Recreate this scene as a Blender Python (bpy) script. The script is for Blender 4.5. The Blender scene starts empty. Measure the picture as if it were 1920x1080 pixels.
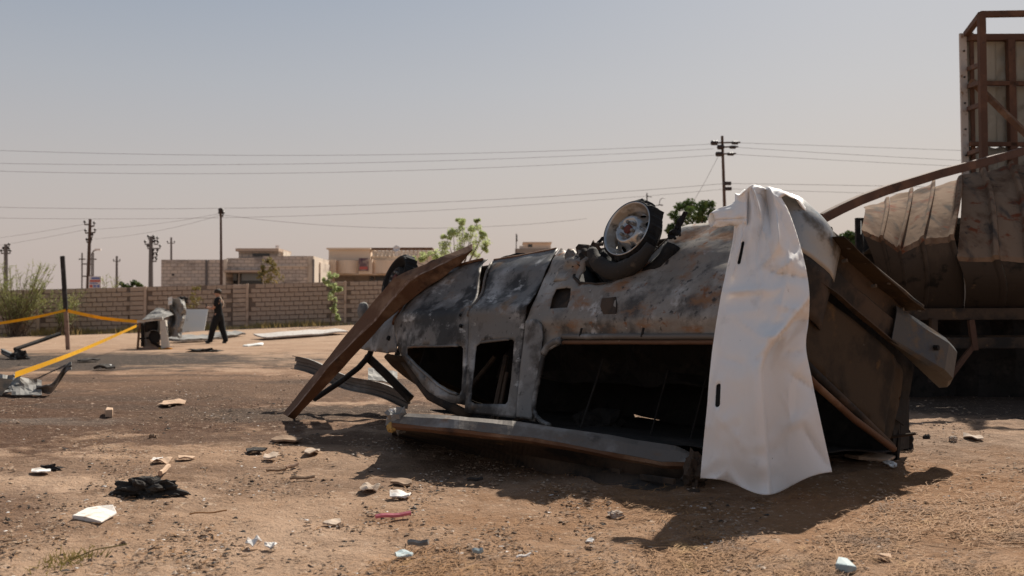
import bpy, bmesh, math, random
from mathutils import Vector as VV, Matrix, noise
from mathutils.geometry import delaunay_2d_cdt
random.seed(11)
sc = bpy.context.scene
C = sc.collection

# ------------------------------------------------------------------ camera
F = 1920 * 35 / 36.0          # focal length in photo pixels (35 mm lens)
CAMH = 0.95                   # crouching photographer
PIT = math.atan(48 / F)
cam = bpy.data.cameras.new('camera'); camo = bpy.data.objects.new('camera', cam); C.objects.link(camo)
cam.lens = 35; cam.sensor_width = 36; cam.clip_start = 0.05; cam.clip_end = 6000
camo.location = (0, 0, CAMH); camo.rotation_euler = (math.pi / 2 + PIT, 0, 0)
cam.dof.use_dof = True; cam.dof.focus_distance = 6.3; cam.dof.aperture_fstop = 3.2
sc.camera = camo

# ------------------------------------------------------------------ light
SUN_EL = math.radians(43)
SUN_H = VV((0.44, 0.90, 0)).normalized()
SUN = (SUN_H * math.cos(SUN_EL) + VV((0, 0, math.sin(SUN_EL)))).normalized()
sl = bpy.data.lights.new('sun', 'SUN'); sl.energy = 5.0; sl.angle = math.radians(0.6); sl.color = (1, .93, .82)
so = bpy.data.objects.new('sun', sl); C.objects.link(so); so.location = (20, 40, 50)
so.rotation_euler = (-SUN).to_track_quat('-Z', 'Y').to_euler()
w = bpy.data.worlds.new('World'); sc.world = w; w.use_nodes = True
nt = w.node_tree; nt.nodes.clear()
N = nt.nodes.new; L = nt.links.new
sky = N('ShaderNodeTexSky'); sky.sky_type = 'NISHITA'; sky.sun_disc = False
sky.sun_elevation = SUN_EL; sky.sun_rotation = math.atan2(SUN_H.x, SUN_H.y)
sky.dust_density = 5; sky.air_density = 1.2; sky.ozone_density = 1.5
tc = N('ShaderNodeTexCoord'); sp = N('ShaderNodeSeparateXYZ'); L(tc.outputs['Generated'], sp.inputs[0])
rp = N('ShaderNodeValToRGB')       # dusty air: warm and pale low down, grey blue higher up
L(sp.outputs['Z'], rp.inputs[0])
e = rp.color_ramp.elements
e[0].position = 0.0; e[0].color = (0.419, 0.347, 0.317, 1)
e[1].position = 1.0; e[1].color = (0.090, 0.122, 0.171, 1)
for p_, c_ in ((.06, (0.407, 0.349, 0.326, 1)), (.14, (0.365, 0.338, 0.331, 1)), (.22, (0.302, 0.310, 0.333, 1)), (.31, (0.223, 0.257, 0.310, 1)), (.5, (0.140, 0.171, 0.221, 1))):
    x_ = e.new(p_); x_.color = c_
sc10 = N('ShaderNodeVectorMath'); sc10.operation = 'SCALE'; sc10.inputs['Scale'].default_value = 10
L(rp.outputs[0], sc10.inputs[0])
mx = N('ShaderNodeMix'); mx.data_type = 'RGBA'; mx.inputs[0].default_value = .88
L(sky.outputs[0], mx.inputs[6]); L(sc10.outputs[0], mx.inputs[7])
bg = N('ShaderNodeBackground'); bg.inputs[1].default_value = .1
ow = N('ShaderNodeOutputWorld'); L(mx.outputs[2], bg.inputs[0]); L(bg.outputs[0], ow.inputs[0])
vs = sc.view_settings; vs.view_transform = 'Standard'; vs.look = 'None'; vs.exposure = 0.42; vs.gamma = 1
sc.cycles.max_bounces = 6

# ------------------------------------------------------------------ maths helpers
CP = VV((0, 0, CAMH)); FW = VV((0, math.cos(PIT), math.sin(PIT))); UP = VV((0, -math.sin(PIT), math.cos(PIT)))
def ray(px, py): return FW + VV((1, 0, 0)) * ((px - 960) / F) + UP * ((540 - py) / F)
def at(px, py, y):
    r = ray(px, py); return CP + r * (y / r.y)
def ss(t): t = max(0, min(1, t)); return t * t * (3 - 2 * t)
def lerp(a, b, t): return a + (b - a) * t
def gz(x, y):                                   # height of the ground
    z = .46 * max(0, min(1.3, (x + 21) / 14)) * ss((y - 33) / 9)
    if -30 < x < 30 and -5 < y < 60:
        k = 1 if y < 14 else max(0, 1 - (y - 14) / 30)
        z += k * (.030 * noise.noise((x * .45, y * .45, 1.3)) + .012 * noise.noise((x * 2.1, y * 2.1, 4)))
    return z
def gp(px, py, dz=0):                           # point of the ground seen at a place in the photo
    r = ray(px, py); z = 0
    for _ in range(6):
        t = (z - CAMH) / r.z; p = CP + r * t; z = gz(p.x, p.y)
    return VV((p.x, p.y, z + dz))
def n3(p, s=1, seed=0): return noise.noise(VV(p) * s + VV((seed * 7.1, seed * 3.3, seed)))

# ------------------------------------------------------------------ materials
MATS = {}
def mat(name, base, layers=(), rough=.85, metal=0.0, bump=0.0, bscale=30, spec=.3, coord='Object', trans=0, brick=None):
    m = bpy.data.materials.new(name); m.use_nodes = True; t = m.node_tree
    n = t.nodes.new; l = t.links.new
    b = t.nodes['Principled BSDF']; b.inputs['Roughness'].default_value = rough; b.inputs['Metallic'].default_value = metal
    b.inputs['Specular IOR Level'].default_value = spec
    co = n('ShaderNodeTexCoord').outputs[coord]
    cur = None
    if brick:
        bt = n('ShaderNodeTexBrick'); mp = n('ShaderNodeMapping'); l(co, mp.inputs[0]); mp.inputs['Rotation'].default_value = (math.pi / 2, 0, 0)
        l(mp.outputs[0], bt.inputs[0]); c1, c2, cm, bw, bh, ms = brick
        bt.inputs['Color1'].default_value = (*c1, 1); bt.inputs['Color2'].default_value = (*c2, 1); bt.inputs['Mortar'].default_value = (*cm, 1)
        bt.inputs['Scale'].default_value = 1; bt.inputs['Brick Width'].default_value = bw; bt.inputs['Row Height'].default_value = bh
        bt.inputs['Mortar Size'].default_value = ms; bt.inputs['Bias'].default_value = 0
        cur = bt.outputs[0]
    if cur is None:
        rgb = n('ShaderNodeRGB'); rgb.outputs[0].default_value = (*base, 1); cur = rgb.outputs[0]
    for i, ly in enumerate(layers):
        col, scale, lo, hi = ly[:4]; stretch = ly[4] if len(ly) > 4 else None; det = ly[5] if len(ly) > 5 else 6
        src = co
        mp = n('ShaderNodeMapping'); l(co, mp.inputs[0]); mp.inputs['Location'].default_value = (i * 3.7 + len(name), i * 1.9, i * 5.3)
        if stretch: mp.inputs['Scale'].default_value = stretch
        tx = n('ShaderNodeTexNoise'); l(mp.outputs[0], tx.inputs[0]); tx.inputs['Scale'].default_value = scale
        tx.inputs['Detail'].default_value = det; tx.inputs['Roughness'].default_value = .62
        mr = n('ShaderNodeMapRange'); mr.interpolation_type = 'SMOOTHSTEP'; l(tx.outputs[0], mr.inputs[0])
        mr.inputs[1].default_value = lo; mr.inputs[2].default_value = hi
        mk = n('ShaderNodeMix'); mk.data_type = 'RGBA'; l(mr.outputs[0], mk.inputs[0]); l(cur, mk.inputs[6]); mk.inputs[7].default_value = (*col, 1)
        cur = mk.outputs[2]
    l(cur, b.inputs['Base Color'])
    if bump:
        tx = n('ShaderNodeTexNoise'); l(co, tx.inputs[0]); tx.inputs['Scale'].default_value = bscale; tx.inputs['Detail'].default_value = 7
        bm = n('ShaderNodeBump'); bm.inputs['Strength'].default_value = 1; bm.inputs['Distance'].default_value = bump
        l(tx.outputs[0], bm.inputs['Height']); l(bm.outputs[0], b.inputs['Normal'])
    if trans:
        tr = n('ShaderNodeBsdfTranslucent'); l(cur, tr.inputs[0]); ms_ = n('ShaderNodeMixShader'); ms_.inputs[0].default_value = trans
        out = t.nodes['Material Output']; l(b.outputs[0], ms_.inputs[1]); l(tr.outputs[0], ms_.inputs[2]); l(ms_.outputs[0], out.inputs[0])
    MATS[name] = m
    return m

CHAR = (.018, .016, .015); ASH = (.42, .41, .40); STEEL = (.15, .15, .155); RUST = (.16, .072, .032); RUSTL = (.27, .13, .06)
mat('burnt_body', (.16, .15, .14), [((.35, .34, .33), 2.0, .47, .66, (1, 1, 1.6)), ((.032, .029, .027), 2.3, .49, .60), ((.50, .49, .47), 4.5, .58, .70, (1, 1, 1.8)),
     ((.20, .125, .07), 3.1, .58, .72), ((.022, .02, .019), 7, .58, .70), ((.33, .32, .31), 24, .64, .76), ((.04, .037, .034), 40, .60, .72)], rough=.55, metal=.3, bump=.007, bscale=7, spec=.4)
mat('burnt_rear', (.23, .20, .17), [((.40, .375, .345), 1.8, .45, .66), ((.06, .05, .042), 2.4, .49, .64), ((.24, .115, .048), 3.2, .50, .68, (1, 1, 2.5)),
     ((.46, .44, .42), 4.6, .60, .73), ((.20, .08, .028), 9, .59, .68), ((.035, .029, .025), 18, .57, .71), ((.36, .34, .32), 38, .65, .73)], rough=.5, metal=.2, bump=.006, bscale=9, spec=.4)
mat('soot', (.022, .019, .017), [((.06, .05, .042), 4, .52, .75), ((.008, .008, .008), 9, .5, .7)], rough=.9, bump=.004, bscale=20)
mat('soot_rust', (.075, .05, .034), [((.022, .019, .017), 3, .42, .62), ((.17, .10, .05), 6, .60, .76), ((.20, .18, .16), 26, .70, .78)], rough=.85, bump=.003, bscale=30)
mat('hatch_metal', (.068, .048, .032), [((.03, .024, .019), 2.5, .45, .66), ((.15, .085, .036), 4, .58, .74), ((.42, .38, .34), 26, .70, .76)], rough=.85, bump=.002, bscale=30, spec=.12)
mat('rust_beam', (.14, .070, .038), [((.25, .15, .09), 2.4, .50, .68), ((.06, .032, .02), 3.4, .55, .72), ((.30, .22, .16), 14, .66, .78), ((.045, .03, .022), 38, .62, .74)], rough=.8, bump=.002, bscale=50)
mat('edge_wear', (.30, .20, .145), [((.16, .085, .05), 8, .45, .6), ((.42, .33, .27), 12, .56, .7)], rough=.8)  # sunlit highlight of the beam ridge put into the colour
mat('rust_tube', (.10, .052, .034), [((.16, .082, .05), 3, .48, .70), ((.045, .028, .021), 5, .55, .72)], rough=.8, bump=.002, bscale=40)
mat('rail_metal', (.15, .128, .11), [((.30, .285, .27), 2.5, .50, .70), ((.20, .105, .05), 2.8, .56, .72, (1, 1, 3)), ((.07, .06, .052), 5, .60, .74)], rough=.6, metal=.3, bump=.003, bscale=20, spec=.4)
mat('ash_metal', (.22, .21, .20), [((.40, .39, .38), 5, .52, .7), ((.09, .08, .072), 4, .50, .66), ((.05, .045, .04), 14, .62, .72)], rough=.6, metal=.2, bump=.003, bscale=20)
mat('rim_metal', (.42, .41, .40), [((.26, .21, .16), 6, .54, .70), ((.72, .72, .72), 9, .54, .70), ((.07, .065, .06), 16, .63, .75)], rough=.32, metal=.85, bump=.001, bscale=50, spec=.5)
mat('rim_barrel', (.30, .265, .22), [((.52, .50, .47), 6, .5, .68), ((.06, .05, .04), 8, .55, .7)], rough=.45, metal=.6)
mat('rim_hole', (.008, .008, .008), rough=.95)
mat('hub_red', (.13, .035, .028), [((.05, .03, .028), 60, .5, .65)], rough=.8)
mat('rubber', (.014, .013, .013), [((.04, .036, .032), 10, .52, .72)], rough=.85, bump=.006, bscale=22)
mat('rubber_dust', (.035, .031, .028), [((.13, .105, .08), 8, .54, .72)], rough=.9, bump=.006, bscale=18)
mat('blue_steel', (.085, .08, .075), [((.06, .07, .085), 4, .54, .68), ((.15, .095, .05), 5, .50, .68), ((.05, .042, .035), 8, .58, .72), ((.30, .30, .28), 30, .70, .8)], rough=.55, metal=.4, bump=.002, bscale=30)
mat('corner_metal', (.35, .34, .325), [((.14, .115, .09), 4.5, .50, .66), ((.20, .23, .26), 7, .56, .7), ((.06, .05, .04), 12, .60, .72)], rough=.42, metal=.5, bump=.003, bscale=18)
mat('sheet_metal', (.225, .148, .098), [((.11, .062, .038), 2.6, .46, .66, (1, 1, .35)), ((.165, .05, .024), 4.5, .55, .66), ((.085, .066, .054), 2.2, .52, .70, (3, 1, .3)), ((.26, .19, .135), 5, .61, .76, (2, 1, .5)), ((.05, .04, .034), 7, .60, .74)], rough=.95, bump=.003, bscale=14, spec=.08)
mat('charred_sheet', (.05, .038, .030), [((.085, .062, .046), 2.2, .5, .7, (1, 1, .4)), ((.012, .011, .010), 5, .55, .68), ((.13, .085, .055), 6, .64, .75)], rough=.7, bump=.003, bscale=14)  # char, plus the shade under the cabin bulge put into the colour
mat('sheet_grey', (.34, .325, .27), [((.44, .415, .35), 2.2, .48, .68), ((.21, .195, .16), 3, .55, .72), ((.24, .14, .08), 6, .66, .78)], rough=.8, bump=.003, bscale=9)
mat('edge_metal', (.50, .46, .42), [((.26, .16, .10), 9, .56, .68), ((.10, .07, .05), 25, .62, .7)], rough=.7)
mat('tarp', (.95, .925, .90), [((.80, .72, .64), 2.4, .56, .80), ((.74, .71, .68), 5, .58, .80), ((.40, .35, .32), 9, .66, .75), ((.22, .20, .19), 40, .70, .77)], rough=.6, bump=.008, bscale=6, spec=.25, trans=.15)
mat('slot_dark', (.01, .01, .01), rough=.9)
mat('tape', (.85, .46, .004), [((.60, .28, .004), 5, .55, .72)], rough=.4, trans=.25, spec=.4)
mat('post_char', (.03, .028, .027), [((.075, .07, .068), 6, .5, .7)], rough=.8)
mat('post_rust', (.25, .17, .13), [((.12, .07, .05), 6, .5, .7)], rough=.85)
mat('white_paint', (.55, .515, .46), [((.36, .27, .19), 6, .55, .7), ((.12, .07, .045), 9, .62, .74)], rough=.7)
mat('white_sheet', (.72, .73, .71), [((.50, .47, .42), 4, .58, .74), ((.30, .36, .42), 7, .67, .78)], rough=.6)
mat('scrap_grey', (.24, .23, .215), [((.11, .10, .09), 4, .48, .66), ((.46, .44, .38), 6, .58, .72), ((.06, .055, .05), 9, .6, .72)], rough=.75, metal=.1, bump=.004, bscale=12)
mat('cloth_black', (.012, .012, .013), rough=.95, bump=.01, bscale=10)
mat('skin', (.42, .23, .155), rough=.6)
mat('hair', (.035, .025, .018), rough=.7)
mat('scarf', (.42, .32, .24), rough=.9)
mat('shoe', (.05, .048, .047), [((.3, .3, .3), 20, .6, .7)], rough=.7)
mat('cmu', (.43, .325, .25), [((.52, .405, .32), 1.1, .45, .70), ((.23, .17, .135), 1.7, .52, .72), ((.45, .285, .20), 3, .62, .74), ((.12, .09, .07), 12, .62, .74)], rough=.95, bump=.012, bscale=14)
mat('mortar', (.20, .152, .12), [((.28, .215, .17), 3, .5, .7)], rough=.95)
mat('cement', (.52, .39, .30), [((.36, .25, .18), 3, .5, .7)], rough=.95)
mat('house_block', (.4, .33, .28), [((.25, .21, .185), .9, .5, .72, (1, 1, 2)), ((.50, .44, .39), 1.4, .58, .72, (1, 1, 2))], rough=.95,
    brick=((.64, .53, .44), (.53, .46, .41), (.36, .30, .255), .42, .21, .025))
mat('house_plaster', (.76, .60, .46), [((.68, .53, .40), .7, .48, .7), ((.56, .43, .32), 2.2, .6, .76)], rough=.95)
mat('house_pale', (.68, .58, .48), [((.44, .36, .29), 1, .5, .7)], rough=.95)
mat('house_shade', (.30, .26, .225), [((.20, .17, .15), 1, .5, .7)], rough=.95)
mat('window_dark', (.03, .033, .036), rough=.25, spec=.6)
mat('glass_pale', (.30, .34, .37), rough=.2, spec=.6)
mat('frame_grey', (.30, .31, .33), rough=.6)
mat('poster', (.16, .10, .11), [((.42, .32, .27), 2.2, .50, .62), ((.07, .04, .07), 3.2, .55, .66)], rough=.7)
mat('pole_wood', (.085, .055, .042), [((.13, .08, .058), 2, .5, .7)], rough=.9)
mat('pole_steel', (.15, .135, .13), rough=.8)
mat('insulator', (.035, .025, .024), rough=.5)
mat('wire', (.11, .10, .10), rough=.7)
mat('sign_white', (.72, .68, .66), rough=.7)
mat('sign_red', (.50, .12, .10), rough=.7)
mat('sign_blue', (.16, .20, .42), rough=.7)
mat('leaf', (.42, .48, .22), [((.52, .57, .30), 3, .45, .65), ((.20, .27, .09), 2, .58, .74)], rough=.6, trans=.55)
mat('leaf_dark', (.065, .105, .028), [((.13, .17, .04), 1.2, .48, .66), ((.03, .055, .016), 2, .52, .68)], rough=.6, trans=.25)
mat('leaf_dry', (.20, .165, .055), [((.32, .24, .10), 3, .5, .65)], rough=.7, trans=.3)
mat('tamarisk', (.25, .27, .10), [((.34, .33, .15), 2, .5, .65)], rough=.7, trans=.3)
mat('bark', (.14, .10, .07), [((.07, .05, .035), 9, .5, .7)], rough=.95, bump=.01, bscale=18)
mat('straw', (.27, .135, .052), [((.42, .25, .105), 5, .56, .72), ((.14, .07, .03), 3, .50, .66)], rough=.8)
mat('grass_dry', (.36, .27, .11), [((.22, .21, .06), 2, .5, .7)], rough=.8, trans=.2)
mat('chip_pale', (.44, .34, .26), [((.62, .54, .47), 6, .5, .7)], rough=.9)
mat('chip_brown', (.27, .18, .12), [((.36, .26, .18), 6, .5, .7)], rough=.95, bump=.01, bscale=30)
mat('chip_dark', (.035, .03, .027), [((.09, .075, .06), 8, .52, .7)], rough=.95, bump=.01, bscale=40)
mat('white_scrap', (.74, .70, .66), [((.50, .42, .35), 9, .52, .7)], rough=.85)
mat('plaster_slab', (.72, .66, .60), [((.48, .37, .28), 8, .54, .68), ((.26, .17, .11), 14, .6, .72)], rough=.9, bump=.006, bscale=25)
mat('charred', (.038, .033, .030), [((.10, .085, .07), 10, .52, .68), ((.15, .115, .085), 22, .62, .74)], rough=.95, bump=.02, bscale=30)
mat('pink', (.62, .16, .20), rough=.6)
mat('pale_blue', (.36, .43, .44), [((.52, .50, .46), 9, .5, .65)], rough=.6)
mat('cardboard', (.50, .34, .23), [((.36, .22, .14), 5, .52, .7), ((.60, .46, .34), 12, .56, .7)], rough=.9, bump=.004, bscale=20)
mat('yellow_foam', (.45, .29, .10), [((.25, .16, .07), 14, .5, .7)], rough=.95)
mat('phone_black', (.02, .02, .022), rough=.3)

# ------------------------------------------------------------------ object helpers
ORG = {}
def org(o):
    return ORG.get(o.name, VV((0, 0, 0)))
def tag(o, label=None, cat=None, group=None, kind=None):
    if label: o['label'] = label
    if cat: o['category'] = cat
    if group: o['group'] = group
    if kind: o['kind'] = kind
    return o
def thing(name, loc, label, cat, group=None):
    o = bpy.data.objects.new(name, None); o.empty_display_size = .1; C.objects.link(o); o.location = loc
    ORG[o.name] = VV(loc); return tag(o, label, cat, group)
def ob(name, vs, fs, m, parent=None, smooth=False, solid=0, sub=0, bevel=0):
    vs = [VV(v) for v in vs]
    if parent is None:
        lo = [min(v[i] for v in vs) for i in range(3)]; hi = [max(v[i] for v in vs) for i in range(3)]
        o0 = VV(((lo[0] + hi[0]) / 2, (lo[1] + hi[1]) / 2, lo[2]))
    else: o0 = org(parent)
    me = bpy.data.meshes.new(name); me.from_pydata([v - o0 for v in vs], [], fs); me.update()
    if isinstance(m, (list, tuple)):
        for q in m: me.materials.append(MATS[q])
    else: me.materials.append(MATS[m])
    o = bpy.data.objects.new(name, me); C.objects.link(o); ORG[o.name] = o0
    if parent is None: o.location = o0
    else: o.parent = parent
    if smooth: me.polygons.foreach_set('use_smooth', [True] * len(me.polygons))
    if solid:
        md = o.modifiers.new('thick', 'SOLIDIFY'); md.thickness = solid; md.offset = 0
    if bevel:
        md = o.modifiers.new('bevel', 'BEVEL'); md.width = bevel; md.segments = 2; md.limit_method = 'ANGLE'
    if sub:
        md = o.modifiers.new('sub', 'SUBSURF'); md.levels = sub; md.render_levels = sub
    return o
class MB:
    def __init__(s): s.v = []; s.f = []; s.mi = []
    def add(s, vs, fs):
        k = len(s.v); s.v += [VV(v) for v in vs]; s.f += [tuple(i + k for i in f) for f in fs]; return s
    def box(s, c, sx, sy, sz, R=None):
        c = VV(c); vs = []
        for x in (-1, 1):
            for y in (-1, 1):
                for z in (-1, 1):
                    d = VV((x * sx / 2, y * sy / 2, z * sz / 2)); vs.append(c + (R @ d if R else d))
        return s.add(vs, [(0, 1, 3, 2), (4, 6, 7, 5), (0, 4, 5, 1), (2, 3, 7, 6), (0, 2, 6, 4), (1, 5, 7, 3)])
    def box2(s, x0, x1, y0, y1, z0, z1): return s.box(((x0 + x1) / 2, (y0 + y1) / 2, (z0 + z1) / 2), x1 - x0, y1 - y0, z1 - z0)
    def bar(s, a, b, wd, ht=None, upv=(0, 0, 1)):           # square bar from a to b
        a = VV(a); b = VV(b); ht = ht or wd; d = (b - a).normalized(); u = VV(upv)
        if abs(d.dot(u)) > .98: u = VV((0, 1, 0))
        sd = d.cross(u).normalized(); u = sd.cross(d).normalized()
        vs = [p + sd * (i * wd / 2) + u * (j * ht / 2) for p in (a, b) for i, j in ((-1, -1), (1, -1), (1, 1), (-1, 1))]
        return s.add(vs, [(0, 1, 2, 3), (7, 6, 5, 4), (0, 4, 5, 1), (1, 5, 6, 2), (2, 6, 7, 3), (3, 7, 4, 0)])
    def tube(s, pts, r, n=8, cap=True):
        pts = [VV(p) for p in pts]; rr = r if isinstance(r, (list, tuple)) else [r] * len(pts)
        rings = []; prev = None
        for i, p in enumerate(pts):
            d = (pts[min(i + 1, len(pts) - 1)] - pts[max(i - 1, 0)]).normalized()
            if prev is None: q = d.orthogonal().normalized()
            else:
                q = prev - d * prev.dot(d); q = q.normalized() if q.length > 1e-6 else d.orthogonal().normalized()
            prev = q; k = d.cross(q)
            rings.append([p + (q * math.cos(a) + k * math.sin(a)) * rr[i] for a in [2 * math.pi * j / n for j in range(n)]])
        vs = [v for g in rings for v in g]; fs = []
        for i in range(len(pts) - 1):
            for j in range(n): fs.append((i * n + j, i * n + (j + 1) % n, (i + 1) * n + (j + 1) % n, (i + 1) * n + j))
        if cap: fs += [tuple(range(n - 1, -1, -1)), tuple((len(pts) - 1) * n + j for j in range(n))]
        return s.add(vs, fs)
    def grid(s, fn, nu, nv):
        vs = [fn(i / nu, j / nv) for i in range(nu + 1) for j in range(nv + 1)]
        fs = [(i * (nv + 1) + j, (i + 1) * (nv + 1) + j, (i + 1) * (nv + 1) + j + 1, i * (nv + 1) + j + 1) for i in range(nu) for j in range(nv)]
        return s.add(vs, fs)
    def ob(s, name, m, parent=None, **k): return ob(name, s.v, s.f, m, parent, **k)
def lathe(prof, org_, ax, n=40, closed=False):                  # prof: (radius, height along ax)
    ax = VV(ax).normalized(); q = ax.orthogonal().normalized(); k = ax.cross(q); vs = []; fs = []
    for r, h in prof:
        for j in range(n):
            a = 2 * math.pi * j / n; vs.append(VV(org_) + ax * h + (q * math.cos(a) + k * math.sin(a)) * r)
    for i in range(len(prof) - 1):
        for j in range(n): fs.append((i * n + j, i * n + (j + 1) % n, (i + 1) * n + (j + 1) % n, (i + 1) * n + j))
    return vs, fs
def inside(p, poly):
    x, y = p; c = False; j = len(poly) - 1
    for i in range(len(poly)):
        xi, yi = poly[i]; xj, yj = poly[j]
        if (yi > y) != (yj > y) and x < (xj - xi) * (y - yi) / (yj - yi) + xi: c = not c
        j = i
    return c
def resample(poly, st):
    out = []
    for i in range(len(poly)):
        a = VV(poly[i]); b = VV(poly[(i + 1) % len(poly)]); n = max(1, int((b - a).length / st))
        out += [tuple(a.lerp(b, k / n)) for k in range(n)]
    return out
def cdt(outer, holes=(), st=.05):                               # triangulated flat sheet with holes, fine enough to be bent
    loops = [resample(outer, st)] + [resample(h, st) for h in holes]
    vs = []; ed = []
    for lp in loops:
        k = len(vs); vs += [VV(p) for p in lp]; ed += [(k + i, k + (i + 1) % len(lp)) for i in range(len(lp))]
    xs = [p[0] for p in outer]; ys = [p[1] for p in outer]
    y = min(ys) + st * .5; r = 0
    while y < max(ys):
        x = min(xs) + (st * .5 if r % 2 else st)
        while x < max(xs):
            if inside((x, y), outer) and not any(inside((x, y), h) for h in holes):
                if all((VV((x, y)) - q).length > st * .45 for q in vs[:sum(len(l_) for l_ in loops)]): vs.append(VV((x, y)))
            x += st
        y += st * .87; r += 1
    rv, re_, rf = delaunay_2d_cdt(vs, ed, [], 0, 1e-5)[:3]
    fs = []
    for t in rf:
        c = sum((rv[i] for i in t), VV((0, 0))) / len(t)
        if inside(c, outer) and not any(inside(c, h) for h in holes): fs.append(tuple(t))
    return [tuple(v) for v in rv], fs
def blob(c, r, sc_=(1, 1, 1), rough=.25, fq=2.2, seed=0, sub=3, flat=None):
    bm = bmesh.new(); bmesh.ops.create_icosphere(bm, subdivisions=sub, radius=1)
    vs = []
    for v in bm.verts:
        d = v.co.normalized(); k = 1 + rough * noise.noise(d * fq + VV((seed * 3.1, seed * 1.7, seed))) * 1.6 + rough * .5 * noise.noise(d * fq * 3 + VV((seed, seed * 2.7, 1)))
        p = VV((d.x * sc_[0], d.y * sc_[1], d.z * sc_[2])) * r * k
        if flat is not None and p.z < flat: p.z = flat
        vs.append(VV(c) + p)
    fs = [tuple(v.index for v in f.verts) for f in bm.faces]; bm.free(); return vs, fs
def copy_thing(o, loc=None, rz=None):
    n = o.copy(); C.objects.link(n); ORG[n.name] = org(o)
    if loc is not None: n.location = loc
    if rz is not None: n.rotation_euler.z = rz
    for ch in [c for c in bpy.data.objects if c.parent == o]:
        c2 = ch.copy(); C.objects.link(c2); c2.parent = n
        for g in [c for c in bpy.data.objects if c.parent == ch]:
            g2 = g.copy(); C.objects.link(g2); g2.parent = c2
    return n
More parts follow.
